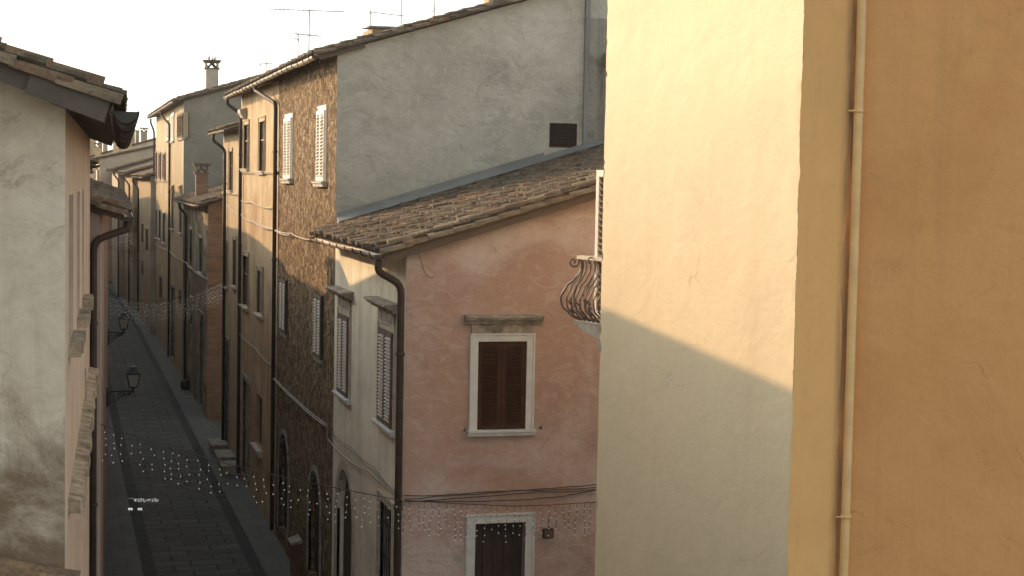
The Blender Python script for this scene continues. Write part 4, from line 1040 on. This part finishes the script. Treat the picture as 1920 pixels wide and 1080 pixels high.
# large scroll at the corner
top = fh.pt(bu1 - .08, zf + H - .04, bd)
sp = [top + dg * (.03 + .09 * (1 - k / 22) * math.cos(k * .42 + 2.4) + .10) + Z * (.09 * (1 - k / 22) * math.sin(k * .42 + 2.4)) for k in range(20)]
rl.tube(sp, .013, 6)
rl.build('railing', M['rail'], BO)
hr = MB()
hr.fbox(fh, bu1 - .115, bu1 - .02, zf + H + .005, zf + H + .055, 0, bd + .06); hr.fbox(fh, bu0 + .055, bu0 + .105, zf + H, zf + H + .05, 0, bd + .03)
hr.fbox(fh, bu0 + .105, bu1 - .115, zf + H + .005, zf + H + .05, bd - .02, bd + .06)
hr.build('handrail', M['railt'], BO)

# orange building and pipe
od = V((.94, -.34, 0)).normalized(); fo = Frame(P2 + V((.02, -.004, 0)), od)
ro = thing('orange_building', fo.pt(2, 0), 'orange ochre plastered building filling the right edge in shade', 'building')
rough_wall(fo, 8, 0, ytop, .07, .012, 0, 0, 21).build('wall', M['orange'], ro)
mb = MB(); q = [fo.pt(0, ytop), fo.pt(8, ytop), fo.pt(8, ytop, -6), fo.pt(0, ytop, -6)]
mb.add([p for p in q] + [p + Z * .15 for p in q], [(0, 1, 2, 3), (7, 6, 5, 4), (0, 4, 5, 1), (1, 5, 6, 2), (2, 6, 7, 3), (3, 7, 4, 0)]); mb.build('roof', M['tile'], ro)
mb = MB(); wall(mb, Frame(fo.pt(8, 0), -fo.n), 0, 6, 0, ytop); mb.build('end_wall', M['orange'], ro)
# painted drain pipe in the corner
bis = (fo.n + fs_.n).normalized(); pc = P2 + bis * .085 + fo.u * .02
mb = MB(); k = 60
mb.tube([pc + Z * (ytop * i / k) + V((noise.noise(V((i * .3, 0, 0))) * .004, 0, 0)) for i in range(k + 1)], .054, 14)
for z in (onY(1603, 208, pc.y).z, onY(1590, 968, pc.y).z):
    mb.tube([pc + Z * (z - .02), pc + Z * (z - .018), pc + Z * (z + .018), pc + Z * (z + .02)], [.056, .066, .066, .056], 14)
    mb.tube([pc + Z * z - fs_.u * .055 + fs_.n * .02, pc + Z * z - fs_.u * .13 - fs_.n * .03], .012, 6)
o = mb.build('downpipe', M['ypipe'], ry)

# ================================================================== GROUND
def bend(y): return 0 if y < 98 else -(y - 98) ** 2 * 4.2e-4
def sheet(name, xa, xb, z, mat, y0=5, y1=165):
    mb = MB(); ys = [y0] + [y for y in range(int(y0) + 3, int(y1), 3)] + [y1]
    for a, b in zip(ys, ys[1:]):
        mb.quad(V((xa + bend(a), a, z)), V((xb + bend(a), a, z)), V((xb + bend(b), b, z)), V((xa + bend(b), b, z)))
    o = mb.build(name, M[mat]); o['kind'] = 'structure'; return o
mb = MB(); mb.quad(V((-300, -120, -.02)), V((420, -120, -.02)), V((420, 640, -.02)), V((-300, 640, -.02)))
o = mb.build('ground', M['ground']); o['kind'] = 'structure'
sheet('road_paving', 2.24, 4.5, 0, 'pave'); sheet('drain_strip', 1.92, 2.24, -.004, 'strip'); sheet('drain_strip', 4.5, 4.78, -.004, 'strip')
sheet('pavement', -.5, 1.92, .008, 'side'); sheet('pavement', 4.78, 5.9, .03, 'side')
mb = MB(); mb.quad(V((5.9, 5, .012)), V((40, 5, .012)), V((40, 26.9, .012)), V((5.9, 26.9, .012))); o = mb.build('alley_paving', M['side']); o['kind'] = 'structure'
# street details
p = onZ(275, 938, .0); mb = MB(); x = p.x - .36
for i in range(9):
    w = .045 + rng.random() * .02
    for k in range(3):
        a = V((x + rng.uniform(0, .05), p.y + rng.uniform(-.3, .3), .004)); b_ = V((x + rng.uniform(.02, .07), p.y + rng.uniform(-.34, .34), .004)); t = (b_ - a).normalized(); n_ = V((-t.y, t.x, 0)) * .016
        mb.box8([a - n_, b_ - n_, b_ + n_, a + n_, a - n_ + Z * .003, b_ - n_ + Z * .003, b_ + n_ + Z * .003, a + n_ + Z * .003])
    x += .08
tag(mb.build('street_marking', M['paint'], loc=p), 'row of small worn pale marks painted on the street slabs', 'marking')
for px, lb in ((244.5, 'left of two small pale studs across the dark gutter strip'), (262.5, 'right of two small pale studs across the dark gutter strip')):
    p = onZ(px, 956, .0); mb = MB()
    for q in (-.034, .034): mb.box(p + V((q, 0, .012)), .05, .34, .024)
    mb.box(p + V((0, .1, .009)), .05, .1, .018)
    tag(mb.build('paving_stud', M['paint'], loc=p), lb, 'stud', 'pale studs beside the gutter strip')
p = onZ(247, 936, 0); mb = MB(); mb.tube([p - Z * .02, p + Z * .006], .16, 20); mb.tube([p + Z * .006, p + Z * .009], .11, 16)
tag(mb.build('manhole_cover', M['iron'], loc=p), 'round dark manhole cover set in the left gutter strip', 'manhole')
p = onZ(355, 745, .03); mb = MB(); mb.box(p + Z * .01, .5, .5, .02)
for i in range(5): mb.box(p + V((-.2 + i * .1, 0, .024)), .05, .42, .01)
tag(mb.build('drain_grate', M['iron'], loc=p), 'square iron drain grate on the right pavement', 'drain')
p = onZ(348, 730, .03); mb = MB(); mb.tube([p, p + Z * .3, p + Z * .38], [.2, .24, .2], 12); mb.tube([p + Z * .38, p + Z * .44], [.26, .02], 12)
tag(mb.build('plant_pot', M['iron'], loc=p), 'dark squat tub by the wall beside the drain grate', 'pot')
for (px, py, lb, hh) in ((414, 800, 'pale stone doorstep, farthest of three on the right pavement', .34), (427, 830, 'pale stone doorstep, middle one of three on the right pavement', .34), (436, 856, 'small pale stone doorstep nearest of three on the right pavement', .28)):
    p = onX(px, py, 5.35); y = p.y; mb = MB()
    b0 = V((5.27, y, .03 + hh / 2)); mb.box(b0, .54, 1.5 if hh > .3 else 1.0, hh); mb.box(b0 + V((-.02, 0, hh / 2 + .02)), .58, 1.56 if hh > .3 else 1.05, .04)
    tag(mb.build('stone_step', M['stonetrim'], loc=V((5.27, y, 0.03))), lb, 'doorstep', 'stone doorsteps along the right pavement')
fst = rframe(43.9)
u, z = fst.hit(563, 1012); mb = MB(); rc = thing('wall_cabinet', fst.pt(u, 0, 0), 'small brown wall cabinet with pale sloping lid between the two stone arches', 'cabinet')
mb.fbox(fst, u - .3, u + .3, .05, z - .02, .004, .2); mb.fbox(fst, u - .24, u + .24, z - .5, z - .1, .2, .215); mb.build('body', M['twood'], rc)
mb = MB(); mb.extrude([(.004, z - .02), (.26, z - .06), (.26, z - .03), (.004, z + .06)], fst, u - .35, u + .35); mb.build('lid', M['stonetrim'], rc)
gfr = Frame((RX, 26.97, 0), (1, 0, 0))
u, z = gfr.hit(1026, 999); mb = MB(); rb = thing('wall_box', gfr.pt(u, z, 0), 'small black meter box on the pink wall right of the door', 'meter box')
mb.fbox(gfr, u - .09, u + .09, z - .08, z + .08, .003, .09); mb.build('box_body', M['iron'], rb)
mb = MB(); mb.fbox(gfr, u - .075, u + .075, z - .065, z + .065, .09, .097); mb.tube([gfr.pt(u, z + .07, .05), gfr.pt(u + .02, z + .3, .02)], .006, 5); mb.build('box_cover', M['dbrown'], rb)

# ================================================================== STREET LAMPS
def street_lamp(px, py, Y, wallX, hgt, label):
    """px,py = lantern centre"""
    c = onY(px, py, Y); base = V((wallX, Y, c.z - hgt * .62)); r = thing('street_lamp', base, label, 'street lamp', 'wall lanterns along the left side')
    s = hgt; mb = MB()
    arm = base + V((.0, 0, 0)); e = V((c.x, Y, base.z))
    mb.tube([arm, e], .022, 8); mb.tube([e - Z * .1 * s, e + Z * .12 * s], [.02, .035], 8)
    L = (e - arm).length
    for (o, rr, sg) in ((.16, .13, 1), (.48, .08, -1), (.68, .065, 1), (.84, .05, -1)):
        cc = arm + V((L * o, 0, -rr - .02)); mb.tube([cc + V((rr * (1 - k / 24) * math.cos(k * .5 * sg + 1.57), 0, rr * (1 - k / 24) * math.sin(k * .5 + 1.57))) for k in range(20)], .013, 6)
    mb.tube([arm - Z * .32, arm + V((L * .25, 0, -.30)), arm + V((L * .6, 0, -.12)), arm + V((L * .95, 0, -.02))], .014, 6)
    mb.tube([arm + Z * .12, arm - Z * .42], .035, 8)
    mb.build('bracket', M['iron'], r)
    b0, b1, w0, w1 = c.z - .42 * s, c.z + .18 * s, .17 * s, .29 * s
    def sq(z, w): return [V((c.x + a * w, Y + b * w, z)) for a, b in ((-1, -1), (1, -1), (1, 1), (-1, 1))]
    lf = MB(); lo, hi = sq(b0, w0), sq(b1, w1)
    for k in range(4):
        lf.tube([lo[k], hi[k]], .016 * s + .006, 6); lf.tube([lo[k], lo[(k + 1) % 4]], .014 * s + .006, 6); lf.tube([hi[k], hi[(k + 1) % 4]], .018 * s + .006, 6)
    lf.tube([V((c.x, Y, b0)), V((c.x, Y, b0 - .1 * s))], [.12 * s, .03], 8)
    lf.build('lantern_frame', M['iron'], r)
    g = MB(); lo, hi = sq(b0 + .005, w0 - .01), sq(b1 - .005, w1 - .01); g.box8([*lo, *hi]); g.build('lantern_glass', M['lglass'], r)
    cp = MB(); prev = sq(b1 + .01, w1 * 1.12)
    for (z, w) in ((b1 + .06 * s, w1 * 1.05), (b1 + .2 * s, w1 * .55), (b1 + .24 * s, w1 * .5), (b1 + .25 * s, w1 * .62), (b1 + .3 * s, w1 * .58), (b1 + .35 * s, w1 * .35)):
        nx = sq(z, w)
        for k in range(4): cp.quad(prev[k], prev[(k + 1) % 4], nx[(k + 1) % 4], nx[k])
        prev = nx
    cp.add(prev, [(0, 1, 2, 3)]); cp.add(sq(b1 + .01, w1 * 1.12), [(3, 2, 1, 0)])
    cp.build('lantern_cap', M['iron'], r)
street_lamp(250, 708, 46.0, 1.22, .60, 'nearer black wall lantern on a scrolled bracket over the street')
street_lamp(232, 603, 54.5, 1.47, .56, 'farther black wall lantern above the street, higher in the picture')

# ================================================================== CABLES
def catenary(a, b, sag, n=14, jit=.0): 
    return [V(a).lerp(V(b), i / n) - Z * (sag * 4 * (i / n) * (1 - i / n)) + V((0, rng.uniform(-jit, jit), rng.uniform(-jit, jit))) for i in range(n + 1)]
def cable(pts, r, mat, label, name='cable', sag=.0):
    mb = MB()
    for pl in pts:
        path = []
        for a, b in zip(pl, pl[1:]): path += catenary(a, b, sag, 8, .006)[(1 if path else 0):]
        mb.tube(path, r * .7, 5)
    return tag(mb.build(name, M[mat], loc=pts[0][0]), label, 'cable')
fR = rframe(60)
q = lambda px, py, d=.06: P3(fR, px, py, d)
cable([[q(450, 374), q(470, 378), q(512, 390)]], .018, 'wcable', 'upper pale cable sagging across the sunlit tan house', sag=.06)
cable([[q(427, 384), q(452, 402), q(475, 414), q(513, 428), q(545, 437), q(592, 450, .1)], [q(452, 402, .09), q(475, 417, .09), q(513, 430, .09), q(545, 441, .09)]], .02, 'wcable', 'pale cable bundle across the stone house to the corner house eave', sag=.05)
cable([[q(448, 624), q(480, 654), q(508, 684)]], .018, 'wcable', 'pale cable sloping across the shaded lower tan house wall', sag=.05)
cable([[q(511, 704), q(560, 753), q(613, 796), q(613, 820), q(647, 858), q(693, 884), q(733, 917), q(758, 938, .05)], [q(511, 708, .09), q(560, 757, .09), q(611, 799, .09)]], .02, 'wcable', 'pale cable pair running down past the arched doors to the corner', sag=.03)
cable([[q(622, 810), q(660, 840), q(700, 875), q(745, 925)], [q(622, 815), q(655, 842), q(700, 882), q(748, 930)]], .009, 'cable', 'thin dark wires above the arched door of the white front', sag=.04)
fR2 = rframe(110, 5.5); q2 = lambda px, py: P3(fR2, px, py, .07)
cable([[q2(288, 454), q2(317, 470), q2(348, 492), q2(389, 524)]], .03, 'wcable', 'distant pale cable sloping along the brick gable house', sag=.08)
g = lambda px, py, d=.05: P3(gfr, px, py, d)
cable([[g(757, 930), g(900, 923), g(1118, 909, .05)], [g(757, 936, .06), g(820, 930, .06), g(960, 920, .06), g(1118, 914, .06)], [g(757, 940, .07), g(850, 934, .07), g(1010, 922, .07), g(1118, 918, .07)], [g(770, 939, .05), g(930, 939, .05), g(1040, 932, .05), g(1118, 918, .05)]], .011, 'cable', 'bundle of dark cables stapled across the pink wall', 'cable_bundle', sag=.015)
cable([[g(783, 471, .02), g(790, 490, .02), g(797, 512, .02), g(806, 520, .02), g(815, 519, .02)]], .007, 'cable', 'loose dark wire dangling below the eave on the pink wall', sag=.01)

qa = lambda px, py, d=.03: P3(fl, px, py, d)
cable([[qa(160.5, 690), qa(161.5, 760), qa(160.5, 860), qa(161.5, 960), qa(160.5, 1078)]], .012, 'wcable', 'thin pale cable dropping down the rose beige front of the near left house', sag=.0)
# ================================================================== STRING LIGHTS
bm_ = MB(); bm_.sphere((0, 0, 0), .0078, 6, 4); BULB = bm_.build('bulb', M['bulb']); BULBMESH = BULB.data; bpy.data.objects.remove(BULB)
def string_light(label, pts, spacing, dl, detailed=True, br=.014, per=(2, 6), seed=1):
    rg = random.Random(seed); r = thing('string_light', pts[0], label, 'string lights', 'icicle light strings hung over the street')
    path = pts; mb = MB(); mb.tube(path, .007, 5); mb.build('wire', M['cable'], r)
    seglen = [(b - a).length for a, b in zip(path, path[1:])]; tot = sum(seglen); s = spacing * .5; nb = 0; extra = []
    while s < tot:
        q = s; i = 0
        while q > seglen[i]: q -= seglen[i]; i += 1
        p = path[i].lerp(path[i + 1], q / seglen[i]); k = rg.randint(*per); ln = dl * (.3 + .7 * k / per[1])
        st = MB(); pp = [p]; x = V((0, 0, 0)); bulbs = []
        for j in range(k):
            x = V((rg.uniform(-.03, .03), rg.uniform(-.03, .03), 0)); pt = p - Z * (ln * (j + 1) / k + rg.uniform(-.02, .02)) + x; pp.append(pt); bulbs.append(pt)
        st.tube(pp, .0035 if detailed else .0015, 4)
        if not detailed:
            for b in bulbs: st.sphere(b, br, 5, 3, 1)
        so = st.build('light_strand', [M['cable'], M['bulb']], r)
        if detailed:
            for b in bulbs:
                if nb >= 100: extra.append(b); continue
                o = bpy.data.objects.new('bulb', BULBMESH); COL.objects.link(o); o.parent = so; o.location = b - V(r['W']); nb += 1
        s += spacing * rg.uniform(.8, 1.2)
    if extra:
        eb = MB()
        for b in extra: eb.sphere(b, .0078, 6, 4)
        eb.build('bulbs', M['bulb'], r, kind='stuff')
    return r
pc_ = P3(gfr, 748, 938, .15)
a = onY(172, 790, 27.2); m1 = onY(300, 832, 27.1); m2 = onY(430, 871, 27.0); m3 = onY(560, 901, 27.0)
string_light('icicle string crossing the street from the left pipe to the pink corner', [a, onY(235, 812, 27.1), m1, m2, m3, onY(640, 917, 26.9), pc_], .155, .55, True, per=(2, 5), seed=3)
string_light('icicle string along the pink wall over the doorway', [P3(gfr, x, y, .22) for x, y in ((750, 938), (850, 944), (960, 949), (1030, 947), (1122, 941))] + [P3(gfr, 1160, 938, .22)], .125, .62, True, per=(3, 6), seed=5)
string_light('sagging icicle string in mid street above the farther lantern', [onY(199, 551, 53), onY(240, 560, 53.4), onY(285, 565, 54.0), onY(345, 556, 55), onY(389, 537, 56), onX(418, 525, 5.45)], .1, .72, False, .0095, (3, 6), seed=8)
string_light('distant icicle string spanning the street below the far houses', [onY(200, 462, 95), onY(240, 472, 96), onY(265, 470, 97), onX(293, 466, 5.3)], .17, 1.0, False, .012, (2, 5), seed=11)
string_light('farthest icicle string near the bend of the street', [onY(200, 432, 125), onY(222, 436, 125), onX(245, 432, 4.7)], .2, 1.2, False, .014, (2, 5), seed=12)

# ================================================================== ROOF CLUTTER
def antenna(px, y0, Y, bars, label, X=None, h2_=h2, r=.016):
    p = onY(px, y0, Y); zb = zr2(p.x) if p.x < 13.3 else p.z - 3; rt = thing('tv_antenna', V((p.x, Y, zb)), label, 'antenna', 'antennas on the right hand roofs')
    mb = MB(); mb.tube([V((p.x, Y, zb - .1)), p], r, 6); mb.build('mast', M['ant'], rt)
    for (xa, ya, xb, yb, n, ln) in bars:
        a, b = onY(xa, ya, Y), onY(xb, yb, Y); bb = MB(); bb.tube([a, b], r * .7, 5)
        for i in range(n):
            c = a.lerp(b, (i + .5) / n); bb.tube([c - V((ln * .3, ln, 0)) - Z * .05, c + V((ln * .3, ln, 0)) + Z * .05], r * .5, 4)
        bb.build('boom', M['ant'], rt)
antenna(580, 17, 41, [(507, 17, 645, 22, 16, .35), (550, 63, 602, 68, 8, .3)], 'tall antenna with two long booms, left of the roof hatch')
antenna(559, 62, 43, [(550, 70, 561, 76, 3, .2)], 'short antenna leaning beside the tallest one')
antenna(695, 19, 43, [(690, 22, 700, 25, 2, .2)], 'thin mast rising directly behind the metal roof hatch')
antenna(753, -30, 44, [(700, 23, 757, 30, 8, .3)], 'mast with a boom reaching left over the roof hatch')
antenna(815, -40, 45, [(810, 24, 817, 15, 2, .15)], 'rightmost thin mast with a small clamp')
antenna(500, 107, 52, [(486, 120, 519, 118, 6, .3), (487, 119, 492, 130, 2, .1)], 'small spiky antenna low on the left of the tall roof')
pt = thing('rooftop_weed', V((onY(397, 113, 86).x, 86, zc)), 'dry weed sprouting on top of the lantern chimney', 'plant')
mb = MB()
for i in range(26):
    b0 = V((onY(397, 113, 86).x + rng.uniform(-.2, .2), 86 + rng.uniform(-.2, .2), zc)); t = b0 + V((rng.uniform(-.2, .2), rng.uniform(-.2, .2), rng.uniform(.1, .45)))
    mb.tube([b0, b0.lerp(t, .5) + V((.02, 0, .03)), t], [.008, .006, .003], 4)
    for k in range(3):
        c = b0.lerp(t, rng.random()); d = V((rng.uniform(-1, 1), rng.uniform(-1, 1), rng.uniform(-.3, 1))) * .05; e = V((d.y, -d.x, .02)) * .5
        mb.add([c, c + d + e, c + d * 2, c + d - e], [(0, 1, 2, 3)])
mb.build('stems', M['plant'], pt)
# hill behind
mb = MB(); cx, cy = onY(1020, 300, 440).x, 440; n = 40
vs = []
for j in range(n + 1):
    for i in range(n + 1):
        x, y = -1 + 2 * i / n, -1 + 2 * j / n; rr = math.hypot(x, y)
        z = 66 * max(0, 1 - rr ** 2.0) ** 1.1 + noise.fractal(V((x * 3, y * 3, 2)), 1, 2, 5) * 4 * max(0, 1 - rr)
        vs.append(V((cx + x * 53, cy + y * 80, -1 + z)))
mb.add(vs, [(j * (n + 1) + i, j * (n + 1) + i + 1, (j + 1) * (n + 1) + i + 1, (j + 1) * (n + 1) + i) for j in range(n) for i in range(n)], 0, True)
o = mb.build('hill', M['hill']); o['kind'] = 'structure'

# ================================================================== LIGHT
AZ, EL = 38.0, 17.0     # sun azimuth left of the street, elevation
s = V((-math.sin(rad(AZ)) * math.cos(rad(EL)), math.cos(rad(AZ)) * math.cos(rad(EL)), math.sin(rad(EL))))
ld = bpy.data.lights.new('sun', 'SUN'); lo = bpy.data.objects.new('sun', ld); COL.objects.link(lo)
lo.rotation_euler = s.to_track_quat('Z', 'Y').to_euler(); lo.location = s * 200
ld.energy = 2.25; ld.angle = rad(.6); ld.color = (1, .67, .37)
w = bpy.data.worlds.new('World'); sc.world = w; w.use_nodes = True; nt = w.node_tree
sky = nt.nodes.new('ShaderNodeTexSky'); sky.sky_type = 'NISHITA'; sky.sun_disc = False
sky.sun_elevation = rad(EL); sky.sun_rotation = rad(-AZ); sky.air_density = 1.0; sky.dust_density = 2.0; sky.ozone_density = 1.0
bg = nt.nodes['Background']; bg.inputs[1].default_value = .15
hs = nt.nodes.new('ShaderNodeHueSaturation'); hs.inputs['Saturation'].default_value = .42
nt.links.new(sky.outputs[0], hs.inputs['Color'])
wm = nt.nodes.new('ShaderNodeMix'); wm.data_type = 'RGBA'; wm.blend_type = 'MULTIPLY'; wm.inputs[0].default_value = 1; wm.inputs[7].default_value = (.95, 1.01, .98, 1)
nt.links.new(hs.outputs[0], wm.inputs[6]); nt.links.new(wm.outputs[2], bg.inputs[0])
sc.view_settings.view_transform = 'Standard'; sc.view_settings.look = 'None'; sc.view_settings.gamma = 1; sc.view_settings.exposure = 1.15
sc.cycles.max_bounces = 6; sc.cycles.use_denoising = True

# ================================================================== HAZE
mb = MB(); mb.box8([V((-310, -130, -1.2)), V((430, -130, -1.2)), V((430, 650, -1.2)), V((-310, 650, -1.2)), V((-310, -130, 72)), V((430, -130, 72)), V((430, 650, 72)), V((-310, 650, 72))])
hm = bpy.data.materials.new('haze_air'); hm.use_nodes = True; t = hm.node_tree
for n_ in list(t.nodes):
    if n_.type != 'OUTPUT_MATERIAL': t.nodes.remove(n_)
pv = t.nodes.new('ShaderNodeVolumePrincipled'); pv.inputs['Color'].default_value = (.96, .93, .87, 1); pv.inputs['Density'].default_value = .0003; pv.inputs['Anisotropy'].default_value = .35
t.links.new(pv.outputs[0], [n_ for n_ in t.nodes if n_.type == 'OUTPUT_MATERIAL'][0].inputs['Volume'])
o = mb.build('haze', hm); o['kind'] = 'stuff'
